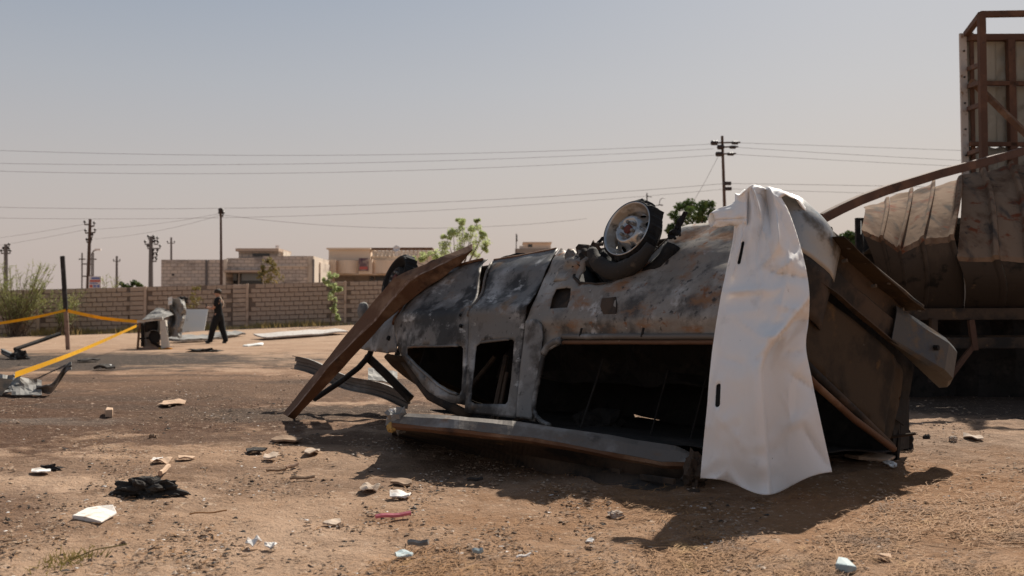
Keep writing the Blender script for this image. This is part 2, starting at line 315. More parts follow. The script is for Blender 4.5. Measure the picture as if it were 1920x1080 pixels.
# ------------------------------------------------------------------ ground
def ground_material():
    m = bpy.data.materials.new('dirt'); m.use_nodes = True; t = m.node_tree; n = t.nodes.new; l = t.links.new
    b = t.nodes['Principled BSDF']; b.inputs['Roughness'].default_value = .95; b.inputs['Specular IOR Level'].default_value = .15
    co = n('ShaderNodeTexCoord').outputs['Object']
    def nz(scale, det=6, rough=.6, off=0, stretch=None):
        mp = n('ShaderNodeMapping'); l(co, mp.inputs[0]); mp.inputs['Location'].default_value = (off, off * 1.7, off * .3)
        if stretch: mp.inputs['Scale'].default_value = stretch
        x = n('ShaderNodeTexNoise'); l(mp.outputs[0], x.inputs[0]); x.inputs['Scale'].default_value = scale; x.inputs['Detail'].default_value = det; x.inputs['Roughness'].default_value = rough
        return x.outputs[0]
    def rng(v, lo, hi, a=0., b_=1.):
        r = n('ShaderNodeMapRange'); r.interpolation_type = 'SMOOTHSTEP'; l(v, r.inputs[0]); r.inputs[1].default_value = lo; r.inputs[2].default_value = hi
        r.inputs[3].default_value = a; r.inputs[4].default_value = b_; return r.outputs[0]
    def mix(f, a, c):
        k = n('ShaderNodeMix'); k.data_type = 'RGBA'
        l(f, k.inputs[0]); l(a, k.inputs[6])
        k.inputs[7].default_value = (*c, 1); return k.outputs[2]
    def mth(op, a, b_):
        k = n('ShaderNodeMath'); k.operation = op
        for i, q in enumerate((a, b_)):
            if isinstance(q, (int, float)): k.inputs[i].default_value = q
            else: l(q, k.inputs[i])
        return k.outputs[0]
    rgb = n('ShaderNodeRGB'); rgb.outputs[0].default_value = (.315, .200, .128, 1); cur = rgb.outputs[0]
    cur = mix(rng(nz(.7, off=2), .42, .68), cur, (.395, .265, .180))
    cur = mix(rng(nz(1.6, off=5), .50, .72), cur, (.20, .122, .076))
    big = nz(.9, off=8); fine = nz(3.2, off=11)
    def stain(cx, cy, rx, ry, col, k, hard=.35):
        nonlocal cur
        mp = n('ShaderNodeMapping'); mp.vector_type = 'POINT'; l(co, mp.inputs[0])
        mp.inputs['Scale'].default_value = (1 / rx, 1 / ry, 0); mp.inputs['Location'].default_value = (-cx / rx, -cy / ry, 0)
        ln = n('ShaderNodeVectorMath'); ln.operation = 'LENGTH'; l(mp.outputs[0], ln.inputs[0])
        d = mth('ADD', ln.outputs[1], mth('MULTIPLY', mth('SUBTRACT', big, .5), 1.6))
        d = mth('ADD', d, mth('MULTIPLY', mth('SUBTRACT', fine, .5), 1.6))
        f = mth('MULTIPLY', rng(d, 1 + hard, 1 - hard), k)
        cur = mix(f, cur, col)
    stain(0, 48, 60, 14, (.42, .29, .20), .7, .5)
    stain(-5.2, 12, 4.6, 5.0, (.185, .098, .056), .8, .35)
    stain(-4.6, 9.6, 3.3, 2.9, (.085, .044, .026), .95, .25)
    stain(-3.4, 12.6, 3.0, 1.6, (.10, .058, .036), .8, .5)
    stain(-2.3, 9.6, 1.6, .7, (.11, .064, .04), .85, .5)     # burnt, oil soaked earth
    stain(-4.3, 8.9, .8, .3, (.15, .125, .105), .5, .5)           # ash
    stain(-9.2, 20, 4.6, 4.0, (.040, .031, .026), .95, .35)
    stain(-4.5, 14.2, 3.6, 1.2, (.125, .072, .044), .6, .5)
    for k_ in range(9):
        r_ = random.Random(40 + k_); stain(r_.uniform(-9, -1.5), r_.uniform(10, 20), r_.uniform(.8, 2.2), r_.uniform(.2, .55), (.075, .045, .03), .8, .5)
    stain(-1.7, 9.7, 1.3, .8, (.07, .048, .035), .8, .4)
    stain(-3.2, 5.0, .9, .6, (.11, .062, .040), .8, .5)
    stain(-2.9, 4.35, .9, .5, (.125, .07, .043), .8, .5)
    stain(-1.5, 7.6, 1.4, .34, (.12, .07, .045), .8, .5)
    stain(-3.0, 6.2, 1.6, .35, (.14, .082, .052), .7, .5)
    stain(-.9, 5.6, .8, .25, (.15, .09, .058), .6, .5)
    stain(1.5, 7.2, 2.4, 2.0, (.15, .095, .062), .7, .5)
    stain(5.4, 10.4, 2.8, 1.7, (.045, .032, .025), .92, .4)  # blackened earth, its colour also deepens the shadow before the cabin
    stain(3.4, 4.9, 3.1, 1.6, (.235, .12, .056), .85, .5)         # straw dust
    cur = mix(rng(nz(16, 8, .7, 3), .57, .72), cur, (.52, .39, .29))
    cur = mix(rng(nz(45, 6, .7, 23), .60, .72), cur, (.56, .45, .35))
    cur = mix(rng(nz(22, 8, .7, 9), .60, .72), cur, (.14, .082, .052))
    cur = mix(rng(nz(7, 8, .7, 14), .60, .76), cur, (.19, .115, .072))
    l(cur, b.inputs['Base Color'])
    h1 = nz(9, 8, .65, 4); h2 = nz(60, 5, .6, 6)
    bm = n('ShaderNodeBump'); bm.inputs['Distance'].default_value = .04; l(h1, bm.inputs['Height'])
    bm2 = n('ShaderNodeBump'); bm2.inputs['Distance'].default_value = .009; l(h2, bm2.inputs['Height']); l(bm.outputs[0], bm2.inputs['Normal'])
    l(bm2.outputs[0], b.inputs['Normal'])
    MATS['dirt'] = m
ground_material()
def axis(fine_lo, fine_hi, st, lo, hi, g=1.22):
    a = [fine_lo + i * st for i in range(int((fine_hi - fine_lo) / st) + 1)]
    s = st; x = a[-1]
    while x < hi: s *= g; x += s; a.append(x)
    s = st; x = a[0]
    while x > lo: s *= g; x -= s; a.insert(0, x)
    return a
AX = axis(-4.2, 4.6, .045, -2500, 2500); AY = axis(3.4, 10.5, .045, -400, 5000, 1.16)
def grelief(x, y):
    z = gz(x, y)
    if -9 < x < 9 and 2 < y < 18:
        z += .018 * noise.noise((x * 4.4, y * 4.4, 2)) + .015 * noise.noise((x * 10.5, y * 10.5, 5)) - .004
    return z
gv = [(x, y, grelief(x, y)) for y in AY for x in AX]; nx = len(AX)
gf = [(j * nx + i, j * nx + i + 1, (j + 1) * nx + i + 1, (j + 1) * nx + i) for j in range(len(AY) - 1) for i in range(nx - 1)]
gme = bpy.data.meshes.new('ground'); gme.from_pydata(gv, [], gf); gme.materials.append(MATS['dirt'])
gme.polygons.foreach_set('use_smooth', [True] * len(gme.polygons))
ground = bpy.data.objects.new('ground', gme); C.objects.link(ground); ground['kind'] = 'structure'

# ------------------------------------------------------------------ block wall across the back
WA = VV((-21.1, 41.0)); WD = (VV((-7.5, 44.0)) - WA).normalized(); WN = VV((WD.y, -WD.x))       # towards the camera
S0, S1 = -6.0, 23.5
def wz(s): return lerp(-.08, .38, s / 13.93)
def wp(s, out, z): 
    p = WA + WD * s + WN * out; return VV((p.x, p.y, wz(s) + z))
wall = thing('block_wall', wp(8, 0, 0), 'long low wall of rough brown concrete blocks across the back of the lot', 'wall')
core = MB(); core.grid(lambda a, b: wp(lerp(S0, S1, a), [.0, .0, -.16, -.16][round(b * 3)], [-.3, 1.98, 1.98, -.3][round(b * 3)]), 30, 3)
core.ob('mortar_bed', 'mortar', wall)
pil = [1.25 + 4.18 * k for k in range(-1, 5)]
BM_ = []                                                             # a few differently worn blocks share their meshes
for k in range(7):
    rr = random.Random(k); bm = bmesh.new(); bmesh.ops.create_cube(bm, size=1)
    bmesh.ops.bevel(bm, geom=bm.edges[:], offset=.06, segments=1, affect='EDGES')
    ang = math.atan2(WD.y, WD.x); slope = (wz(10) - wz(0)) / 10
    for v in bm.verts:
        x = v.co.x * .386 * rr.uniform(.97, 1.0); y = v.co.y * .15 + rr.uniform(-.010, .010); z = v.co.z * .172 * rr.uniform(.93, 1.03) + x * slope
        v.co = VV((x * math.cos(ang) - y * math.sin(ang), x * math.sin(ang) + y * math.cos(ang), z))
    me = bpy.data.meshes.new('block'); bm.to_mesh(me); bm.free(); me.materials.append(MATS['cmu']); BM_.append(me)
blocks = []
for c in range(10):
    s = S0 + .2 * (c % 2) + .07 * random.random()
    while s < S1:
        if all(abs(s - q) > .42 for q in pil) and not (c == 9 and random.random() < .05) and random.random() > .006:
            blocks.append((s, c))
        s += .405
vis = [b for b in blocks if .3 < b[0] + (.0) and 0 < 960 + F * wp(b[0], 0, 0).x / wp(b[0], 0, 0).y < 735]
vis.sort(key=lambda b: (abs(b[0] - 9.5)))
single = set(vis[:285])
rest = MB()
for b in blocks:
    p = wp(b[0], random.uniform(-.045, -.015), .1 + b[1] * .198)
    me = random.choice(BM_)
    if b in single:
        o = bpy.data.objects.new('block', me); C.objects.link(o); o.parent = wall; o.location = p - org(wall)
    else: rest.add([p + v.co for v in me.vertices], [tuple(f.vertices) for f in me.polygons])
tag(rest.ob('block_rows', 'cmu', wall), kind='stuff')
for q in pil:
    pm = MB()
    for c in range(10):
        z = .1 + c * .198
        pts = [wp(q + a, b_, z + d) for a in (-.34, .2) for b_ in (-.02, .16 + .012 * (c % 3)) for d in (-.089, .089)]
        pm.add(pts, [(0, 1, 3, 2), (4, 6, 7, 5), (0, 4, 5, 1), (2, 3, 7, 6), (0, 2, 6, 4), (1, 5, 7, 3)])
    pm.ob('pier', 'cmu', wall, bevel=.02)
    pts = [wp(q + a, b_, d) for a in (.2, .31) for b_ in (-.02, .17) for d in (-.1, 2.0)]
    ob('pale_strip', pts, [(0, 1, 3, 2), (4, 6, 7, 5), (0, 4, 5, 1), (2, 3, 7, 6), (0, 2, 6, 4), (1, 5, 7, 3)], 'cement', wall, bevel=.02)  # pale strip down the right edge of each pier

# ------------------------------------------------------------------ houses beyond the wall
def X(px, y): return at(px, 540, y).x
def Z(py, y): return at(960, py, y).z
def hbox(name, m, par, px0, px1, py0, py1, y0, y1, z0=None):
    b = MB(); b.box2(X(px0, y0), X(px1, y0), y0, y1, Z(py1, y0) if z0 is None else z0, Z(py0, y0)); return b.ob(name, m, par)
D1 = 60
h1 = thing('block_house', (X(450, D1), D1 + 4, 0), 'unfinished grey block house with small stair room on its flat roof', 'house')
ground_z = .3
hbox('wall', 'house_block', h1, 302, 424, 487, 0, D1, D1 + 7, ground_z)
hbox('upper_wall', 'house_block', h1, 424.4, 492, 484, 508, D1 + .15, D1 + 7)
hbox('wall', 'house_block', h1, 492.3, 576, 480, 0, D1, D1 + 7, ground_z)
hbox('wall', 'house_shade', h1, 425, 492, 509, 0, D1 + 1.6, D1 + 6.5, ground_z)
hbox('floor_slab', 'cement', h1, 419, 494, 506.5, 510.5, D1 - .25, D1 + 2)
hbox('parapet_band', 'house_pale', h1, 492, 577, 498, 500, D1 - .08, D1 + 1)
hbox('column', 'house_pale', h1, 419, 425, 486, 506, D1 - .12, D1 + .4)
hbox('column', 'house_pale', h1, 418, 423, 511, 0, D1 - .1, D1 + .3, ground_z)
hbox('corner_column', 'house_pale', h1, 576.3, 587, 480, 0, D1 + .1, D1 + 7, ground_z)
hbox('side_wall', 'house_pale', h1, 587.3, 601, 492, 0, D1 + 2, D1 + 7, ground_z)
hbox('door', 'window_dark', h1, 593, 599, 512, 0, D1 + 1.93, D1 + 2.1, ground_z)
hbox('drain_pipe', 'pole_steel', h1, 585.5, 588.5, 486, 0, D1 - .1, D1 + .06, ground_z)
hbox('drain_pipe', 'pole_steel', h1, 384.5, 388, 487, 0, D1 - .12, D1 - .02, ground_z)
hbox('vent_hole', 'window_dark', h1, 322, 326, 513, 517, D1 - .02, D1 + .1)
wn = hbox('window', 'window_dark', h1, 426, 446, 511, 532, D1 + 1.5, D1 + 1.62); hbox('pane', 'glass_pale', wn, 428, 444, 512, 526, D1 + 1.46, D1 + 1.5)
wn = hbox('window', 'window_dark', h1, 451, 491, 511, 532, D1 + 1.5, D1 + 1.62); hbox('pane', 'glass_pale', wn, 453, 489, 512, 526, D1 + 1.46, D1 + 1.5)
hbox('mullion', 'sign_white', h1, 446.4, 449, 511, 533, D1 + 1.44, D1 + 1.6)
sr = hbox('stair_room', 'house_block', h1, 447, 521, 470, 487, D1 + 1.2, D1 + 4)
hbox('roof_slab', 'cement', sr, 441, 522, 465.5, 471, D1 + .8, D1 + 4.3); hbox('slit_window', 'window_dark', sr, 473, 505, 475, 481, D1 + 1.17, D1 + 1.4)
hbox('side_wall', 'house_pale', sr, 520.5, 531, 470, 484, D1 + 2, D1 + 4)
MB().tube([at(520, 465, D1 + 2), at(520, 460, D1 + 2)], .12, 8).ob('tank_vent', 'sign_white', sr)
D2 = 66
h2 = thing('plastered_house', (X(700, D2), D2 + 4, 0), 'beige plastered house with curved balcony band and poster behind the wall', 'house')
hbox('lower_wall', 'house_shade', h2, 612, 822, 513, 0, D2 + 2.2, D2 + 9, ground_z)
hbox('doorway', 'window_dark', h2, 694, 700, 514, 0, D2 + 2.1, D2 + 2.3, ground_z)
hbox('doorway', 'window_dark', h2, 704, 742, 514, 0, D2 + 2.1, D2 + 2.3, ground_z)
hbox('upper_room', 'house_plaster', h2, 616, 693, 467, 488, D2 + .6, D2 + 6)
hbox('roof_edge', 'house_plaster', h2, 611.5, 694, 464.5, 467.3, D2 + .35, D2 + 6.3)
hbox('balcony_band', 'house_plaster', h2, 602.5, 629, 487, 513, D2 - .6, D2 + 5)
def bal(px0, px1, nm):
    b = MB(); n_ = 12; vs = []
    for i in range(n_ + 1):
        a = i / n_; px = lerp(px0, px1, a); dy = -.45 * math.sin(math.pi * a)
        for (yy, py) in ((D2 + dy, 513), (D2 + dy, 488.5), (D2 + .7, 488.5), (D2 + .7, 513)):
            q = at(px, py, D2); vs.append(VV((q.x, yy, q.z)))
    fs = []
    for i in range(n_):
        for j in range(4): fs.append((i * 4 + j, (i + 1) * 4 + j, (i + 1) * 4 + (j + 1) % 4, i * 4 + (j + 1) % 4))
    fs += [(3, 2, 1, 0), tuple(n_ * 4 + j for j in range(4))]
    ob(nm, vs, fs, 'house_plaster', h2)
bal(629.3, 672, 'curved_balcony'); bal(698, 742, 'curved_balcony')
hbox('pilaster', 'house_plaster', h2, 672.3, 697.7, 486, 513.5, D2 - .35, D2 + .7)
po = hbox('poster', 'poster', h2, 672.5, 690.5, 484, 508, D2 - .45, D2 - .37)
hbox('poster_panel', 'sign_red', po, 674, 689, 500, 505, D2 - .47, D2 - .45)
hbox('balcony_floor', 'house_plaster', h2, 602, 745, 513.3, 515, D2 - .2, D2 + 3)
hbox('roof_parapet', 'house_pale', h2, 694, 822, 480, 513, D2 + 1.2, D2 + 6)
for i in range(16):
    px = 698 + i * 7.6
    if 738 < px < 747: continue
    hbox('pergola_post', 'house_pale', h2, px, px + 1.9, 466, 480.5, D2 + .9, D2 + 1.15)
hbox('pergola_beam', 'rust_beam', h2, 693.5, 741, 464.5, 468.6, D2 + .85, D2 + 1.3); hbox('pergola_beam', 'rust_beam', h2, 749, 811, 464, 468.6, D2 + .85, D2 + 1.3)
hbox('back_screen', 'house_pale', h2, 700, 815, 470, 482, D2 + 2.4, D2 + 2.7)
MB().tube([at(744, 480, D2 + 1), at(744, 470, D2 + 1)], [.12, .12], 8).ob('tank_pipe', 'sign_white', h2)
vs, fs = lathe([(.02, .0), (.16, .02), (.24, .09)], at(744, 467, D2 + .8), (-.2, -.9, .35), 18); ob('satellite_dish', vs, fs, 'sign_white', h2, smooth=True, solid=.02)
D3 = 125
h3 = thing('far_house', (X(1000, D3), D3 + 3, 0), 'far pale house with two stacked roof rooms seen above the van', 'house')
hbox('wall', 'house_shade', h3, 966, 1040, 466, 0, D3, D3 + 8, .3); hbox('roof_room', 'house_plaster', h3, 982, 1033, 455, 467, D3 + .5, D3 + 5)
hbox('roof_slab', 'house_pale', h3, 980, 1035, 453.6, 455.2, D3 + .3, D3 + 5.2); hbox('water_tank', 'house_pale', h3, 974, 981.5, 461, 466.5, D3 + .5, D3 + 2)
hbox('window', 'window_dark', h3, 990, 998, 458, 463, D3 + .45, D3 + .6)
fl = thing('flag_pole', at(968, 520, D3 - 2) * VV((1, 1, 0)) if False else VV((X(968, D3 - 2), D3 - 2, .3)), 'thin pole with a limp dark flag left of the far house', 'flag')
MB().tube([VV((X(968, D3 - 2), D3 - 2, .3)), at(968, 438, D3 - 2)], .06, 6).ob('pole', 'pole_steel', fl)
MB().grid(lambda a, b: at(968 + 2.2 * a, lerp(439, 450, b) + 3 * a, D3 - 2) + VV((0, .2 * math.sin(7 * b), 0)), 4, 6).ob('flag', 'insulator', fl, solid=.03)

# ------------------------------------------------------------------ poles and wires
def base_of(px, y): return VV((X(px, y), y, gz(X(px, y), y) - .3))
def pole(name, label, pxb, pxt, pyt, y, r, m, arms=(), group='utility poles'):
    b = base_of(pxb, y); t = thing(name, b, label, 'utility pole', group); top = at(pxt, pyt, y)
    MB().tube([b, top], [r * 1.25, r * .8], 8).ob('shaft', m, t)
    for (py, pl, pr, dr) in arms:
        f_ = (Z(py, y) - b.z) / (top.z - b.z); cx = lerp(pxb, pxt, f_)
        a = MB(); a.bar(at(cx + pl, py, y), at(cx + pr, py + dr, y), .09, .09); ao = a.ob('crossarm', m, t)
        for e_, dy in ((pl, 0), (pr, dr)):
            if abs(e_) > 1: 
                ins = MB(); q = at(cx + e_, py + dy, y)
                ins.tube([q, q + VV((0, 0, .12)), q + VV((0, 0, .14)), q + VV((0, 0, .22)), q + VV((0, 0, .3))], [.03, .03, .09, .10, .03], 8); ins.ob('insulator', 'insulator', ao)
    return t, top
p_main, topm = pole('utility_pole', 'tall leaning pole with triple insulators right of the wheel', 1366, 1354, 255, 50, .085, 'pole_wood')
for py, l1, r1 in ((268, 1337, 1380), (276, 1349, 1376), (289, 1346, 1372)):
    a = MB(); a.bar(at(l1 - 4, py, 50), at(r1 + 8, py - 1, 50), .07, .07); ao = a.ob('crossarm', 'pole_wood', p_main)
    for px in (l1, l1 + 5, r1 - 4, r1):
        vs, fs = lathe([(.02, -.13), (.12 if px < 1360 else .08, -.09), (.13 if px < 1360 else .09, .07), (.02, .13)], at(px, py, 49.93), (1, 0, 0), 10); ob('insulator', vs, fs, 'insulator', ao, smooth=True)
for py in (344, 354):
    MB().box(at(1365 - (380 - py) * .09 + 2, py, 49.8), .35, .2, .16).ob('bracket', 'insulator', p_main)
pole('utility_pole', 'rusty pole with stepped crossarms beside the far sign board', 163, 169, 411, 70, .13, 'pole_wood', [(421, -10, 0, 0), (426, 0, 8, -3), (437, -8, 10, -1), (448, 0, 5, -3), (454, -5, 3, 0)])
pole('utility_pole', 'thick pole crowded with insulators left of the block house', 283, 283, 443, 72, .17, 'pole_steel', [(448, -5, 5, 0), (458, -11, 3, 0), (451, 6, 12, 0), (458, 6, 13, 0), (466, -6, 17, 0), (474, 4, 12, 0), (482, 4, 11, 0), (490, 3, 10, 0)])
pole('utility_pole', 'short dark pole behind the wispy shrub at the left edge', 12, 11, 458, 72, .16, 'pole_steel', [(463, 0, 6, 0), (470, -5, 5, 0), (475, -9, 8, 0)])
pole('utility_pole', 'slim tall pole standing in front of the block house', 416, 414, 390, 56, .075, 'pole_wood', [(405, -2, 4, 0), (400, -2, 2, 0)])
pole('utility_pole', 'small distant pole rising behind the block house roof', 322, 321, 445, 120, .14, 'pole_steel', [(456, -7, 6, 0)])
pole('utility_pole', 'small distant pole with one crossarm right of the sign board', 219, 219, 480, 120, .16, 'pole_steel', [(490, -6, 6, 0)])
hp = thing('twin_pole', base_of(164, 130), 'far pair of thin poles joined by rungs behind the sign', 'utility pole', 'utility poles')
for px in (154, 175): 
    MB().tube([base_of(px, 130), at(px, 474, 130)], .1, 6).ob('shaft', 'pole_steel', hp); MB().bar(at(px - 6, 486, 130), at(px + 6, 486, 130), .16).ob('crossarm', 'pole_steel', hp)
for py in (495, 518): MB().bar(at(154, py, 130), at(175, py, 130), .16).ob('rung', 'pole_steel', hp)
lp = thing('street_lamp', base_of(172, 85), 'far street lamp with a short angled arm near the sign', 'street lamp')
MB().tube([base_of(172, 85), at(172, 476, 85), at(176, 470, 85), at(183, 468, 85)], .06, 6).ob('pole', 'pole_steel', lp); MB().box(at(184, 468, 85), .5, .25, .14).ob('lamp_head', 'sign_white', lp)
bl = thing('bent_lamp', base_of(1230, 58), 'thin bent metal stalks sticking up behind the rear wheel', 'broken lamp')
MB().tube([base_of(1228, 58), at(1228, 386, 58), at(1237, 384, 58), at(1243, 385, 58)], .035, 6).ob('stalk', 'insulator', bl)
MB().tube([base_of(1214, 58), at(1213, 362, 58), at(1214, 368, 58), at(1222, 369, 58)], .035, 6).ob('stalk', 'insulator', bl)
MB().tube([at(1236, 383, 58), at(1238, 374, 58), at(1243, 371, 58), at(1248, 372, 58)], .02, 6).ob('wire_end', 'insulator', bl)

def wire(label, pts, y0, y1, r=.0085):
    xs = [p[0] for p in pts]
    def f(px):
        s = 0
        for i, (a, b) in enumerate(pts):
            k = b
            for j, (c, d) in enumerate(pts):
                if j != i: k *= (px - c) / (a - c)
            s += k
        return s
    path = [at(px, f(px), lerp(y0, y1, (px - xs[0]) / (xs[-1] - xs[0]))) for px in [lerp(xs[0], xs[-1], i / 24) for i in range(25)]]
    tag(MB().tube(path, r, 4).ob('power_line', 'wire'), label, 'wire', 'overhead power lines')
wire('topmost long overhead wire sweeping left from the leaning pole', [(-400, 263), (640, 291), (1338, 270)], 46, 50)
wire('second long overhead wire left of the leaning pole', [(-400, 295), (500, 308), (1338, 279)], 46, 50)
wire('third long overhead wire left of the leaning pole', [(-400, 305), (500, 325), (1340, 291)], 46, 50)
wire('fourth overhead wire reaching the slim pole and the leaning pole', [(-400, 374), (460, 390), (1362, 344)], 56, 50, .010)
wire('lowest long overhead wire between slim pole and leaning pole', [(-400, 396), (520, 406), (1364, 354)], 56, 50)
wire('upper wire running right from the leaning pole to the billboard', [(1384, 268), (1600, 275), (2000, 290)], 50, 45)
wire('middle wire running right from the leaning pole to the billboard', [(1378, 276), (1600, 290), (2000, 309)], 50, 45)
wire('lower wire of three running right from the leaning pole', [(1374, 289), (1600, 302), (2000, 320)], 50, 45)
wire('low wire right of the leaning pole above the rusty tube', [(1366, 344), (1560, 347), (2000, 357)], 50, 45, .010)
wire('lowest wire right of the leaning pole above the rusty tube', [(1366, 354), (1560, 360), (2000, 372)], 50, 45)
wire('stay wire slanting down left from the leaning pole', [(1347, 292), (1322, 340), (1290, 394)], 50, 52, .009)
wire('upper faint wire from the rusty pole to the left edge', [(-100, 458), (60, 437), (160, 420)], 70, 70, .009)
wire('lower faint wire from the rusty pole to the left edge', [(-100, 474), (60, 450), (162, 430)], 70, 70, .009)
wire('faint wire rising from the rusty pole to the slim pole', [(176, 448), (300, 432), (414, 403)], 70, 56, .007)
wire('second faint wire rising from the rusty pole to the slim pole', [(170, 430), (290, 420), (414, 400)], 70, 56, .007)
wire('faint sagging wire between slim pole and pale tree', [(418, 403), (640, 424), (1100, 410)], 56, 60, .01)

# ------------------------------------------------------------------ sign board behind the wall
sg = thing('sign_board', base_of(178, 66), 'white sign board with red and blue lettering above the wall', 'sign')
hbox('panel', 'sign_white', sg, 166, 189.5, 518, 543, 66, 66.08)
for px in (169, 186): MB().tube([base_of(px, 66.15), at(px, 520, 66.15)], .05, 6).ob('leg', 'pole_steel', sg)
hbox('text_line', 'sign_blue', sg, 171, 187, 520, 523.5, 65.97, 65.99); hbox('text_line', 'sign_red', sg, 168, 188, 525, 528.5, 65.97, 65.99)
hbox('text_line', 'sign_blue', sg, 168, 183, 530, 532, 65.97, 65.99)
for i in range(3): hbox('picture', 'sign_blue' if i else 'sign_red', sg, 168 + i * 6.8, 173 + i * 6.8, 534, 539, 65.97, 65.99)

# ------------------------------------------------------------------ trees and shrubs
def leaves(mb, c, r, n, size, rnd, flat=1.0, up=.3):
    for _ in range(n):
        d = VV((rnd.gauss(0, 1), rnd.gauss(0, 1), rnd.gauss(0, 1) * flat)); d = d.normalized() * (rnd.random() ** .45) * r
        p = VV(c) + VV((d.x, d.y, d.z * flat)); a = VV((rnd.gauss(0, 1), rnd.gauss(0, 1), rnd.gauss(0, 1) + up)).normalized(); b = a.orthogonal().normalized()
        q = a.cross(b); s = size * rnd.uniform(.6, 1.3)
        mb.add([p - b * s * .35, p + q * s * .6 - b * .0, p + b * s * .35, p - q * s * .6], [(0, 1, 2, 3)])
def tree(name, label, base, clumps, leaf, m, seed, trunk_r=.14, per=160, wig=.3, cat='tree', flat=.85, group=None):
    rnd = random.Random(seed); t = thing(name, base, label, cat, group)
    tr = MB(); top = max(c[0].z for c in clumps); cx = sum((c[0] for c in clumps), VV((0, 0, 0))) / len(clumps)
    fork = VV(base).lerp(cx, .55)
    tr.tube([base, VV(base).lerp(fork, .5) + VV((rnd.uniform(-.1, .1), 0, 0)), fork], [trunk_r, trunk_r * .8, trunk_r * .65], 8)
    cr = MB()
    for c, r in clumps:
        mid = fork.lerp(c, .5) + VV((rnd.uniform(-.2, .2), rnd.uniform(-.2, .2), rnd.uniform(0, .3))) * r
        tr.tube([fork, mid, c], [trunk_r * .5, trunk_r * .3, trunk_r * .1], 5)
        for k in range(4):
            o = c + VV((rnd.gauss(0, .45), rnd.gauss(0, .45), rnd.gauss(0, .45))) * r
            tr.tube([c, o], [trunk_r * .12, trunk_r * .05], 4); leaves(cr, o, r * .62, per // 4, leaf, rnd, flat)
    tr.ob('trunk', 'bark', t); cr.ob('crown', m, t); return t
def clump_px(spec, y, rnd): return [(at(px, py, y + rnd.uniform(-1, 1) * r * y / F), r * y / F) for px, py, r in spec]
R = random.Random(3)
tree('pale_tree', 'sparse pale green young tree behind the top of the leaning beam', base_of(868, 56),
     clump_px([(868, 420, 11), (885, 428, 13), (850, 440, 16), (872, 446, 18), (900, 452, 15), (832, 462, 16), (860, 470, 18), (888, 470, 14), (905, 440, 8), (838, 446, 9), (862, 412, 6), (892, 416, 6), (815, 478, 13), (790, 485, 11), (840, 488, 15), (770, 488, 9), (912, 462, 8)], 56, R), .10, 'leaf', 5, .1, 400)
tree('bushy_tree', 'dense dark green tree between the rear wheel and tarp', base_of(1300, 70),
     clump_px([(1300, 392, 20), (1320, 386, 17), (1275, 405, 18), (1262, 425, 14), (1290, 415, 20), (1318, 408, 16), (1340, 402, 15), (1352, 398, 9), (1255, 432, 10), (1310, 428, 22), (1345, 420, 14)], 70, R), .22, 'leaf_dark', 7, .2, 420)
tree('bushy_tree', 'round green tree seen between bumper and corrugated cabin', base_of(1598, 60),
     clump_px([(1590, 445, 16), (1606, 448, 16), (1575, 455, 13), (1612, 462, 14), (1595, 465, 18), (1580, 475, 16), (1612, 484, 16), (1598, 492, 18)], 60, R), .2, 'leaf_dark', 8, .16, 420)
tree('bushy_tree', 'low dark green treetop peeking over the wall by the thick pole', base_of(245, 62),
     clump_px([(247, 531, 8), (232, 537, 8), (259, 536, 7), (246, 541, 9)], 62, R), .16, 'leaf_dark', 9, .1, 160)
tree('slender_shrub', 'thin upright yellow green shrub in front of the block house', base_of(503, 52),
     clump_px([(508, 490, 8), (511, 500, 10), (503, 508, 12), (510, 520, 13), (497, 518, 10), (492, 505, 7), (508, 534, 14), (495, 538, 12)], 52, R), .13, 'leaf_dry', 10, .05, 80, cat='shrub')
tree('slender_shrub', 'dry yellowish shrub in front of the wall behind the white panel', VV((X(368, 40.5), 40.5, gz(X(368, 40.5), 40.5))),
     clump_px([(368, 540, 8), (362, 555, 10), (372, 566, 9), (358, 575, 9), (366, 590, 9)], 40.6, R), .10, 'leaf_dry', 12, .03, 45, cat='shrub')
tree('climbing_weed', 'narrow bright green creeper standing against the wall pier', VV((X(622, 42.2), 42.2, gz(X(622, 42.2), 42.2))),
     clump_px([(620, 520, 9), (626, 535, 9), (622, 552, 9), (630, 566, 7), (624, 580, 7), (632, 596, 5), (614, 527, 7), (638, 540, 5)], 42.3, R), .12, 'leaf', 14, .03, 110, cat='creeper')
def wispy(label, px0, px1, pytop, pyb, y, n, seed, m='tamarisk'):
    rnd = random.Random(seed); bp = VV((X((px0 + px1) / 2, y), y, gz(X((px0 + px1) / 2, y), y))); t = thing('wispy_shrub', bp, label, 'shrub')
    st = MB(); fr = MB()
    for i in range(n):
        a = rnd.random(); px = lerp(px0, px1, a); k = rnd.uniform(.45, 1)
        b0 = bp + VV((rnd.uniform(-.4, .4), rnd.uniform(-.3, .3), 0)); tp = at(px, lerp(pyb, pytop, k), y + rnd.uniform(-.8, .8))
        mid = b0.lerp(tp, .55) + VV((0, 0, .25)); pts = []
        for j in range(9):
            s = j / 8; pts.append(b0 * (1 - s) ** 2 + mid * (2 * s * (1 - s)) + tp * s * s)
        st.tube(pts, [lerp(.016, .004, j / 8) for j in range(9)], 4)
        for q in range(30):
            s = rnd.uniform(.25, 1); p = b0 * (1 - s) ** 2 + mid * (2 * s * (1 - s)) + tp * s * s
            d = VV((rnd.gauss(0, .5), rnd.gauss(0, .5), rnd.gauss(.6, .4))).normalized() * rnd.uniform(.12, .34); sd = d.cross(VV((rnd.random(), rnd.random(), .3))).normalized() * .016
            fr.add([p - sd, p + sd, p + d], [(0, 1, 2)])
    st.ob('stem', 'bark', t); fr.ob('foliage', m, t)
wispy('large wispy green tamarisk shrub against the wall at left edge', -40, 108, 490, 630, 39.3, 90, 4)
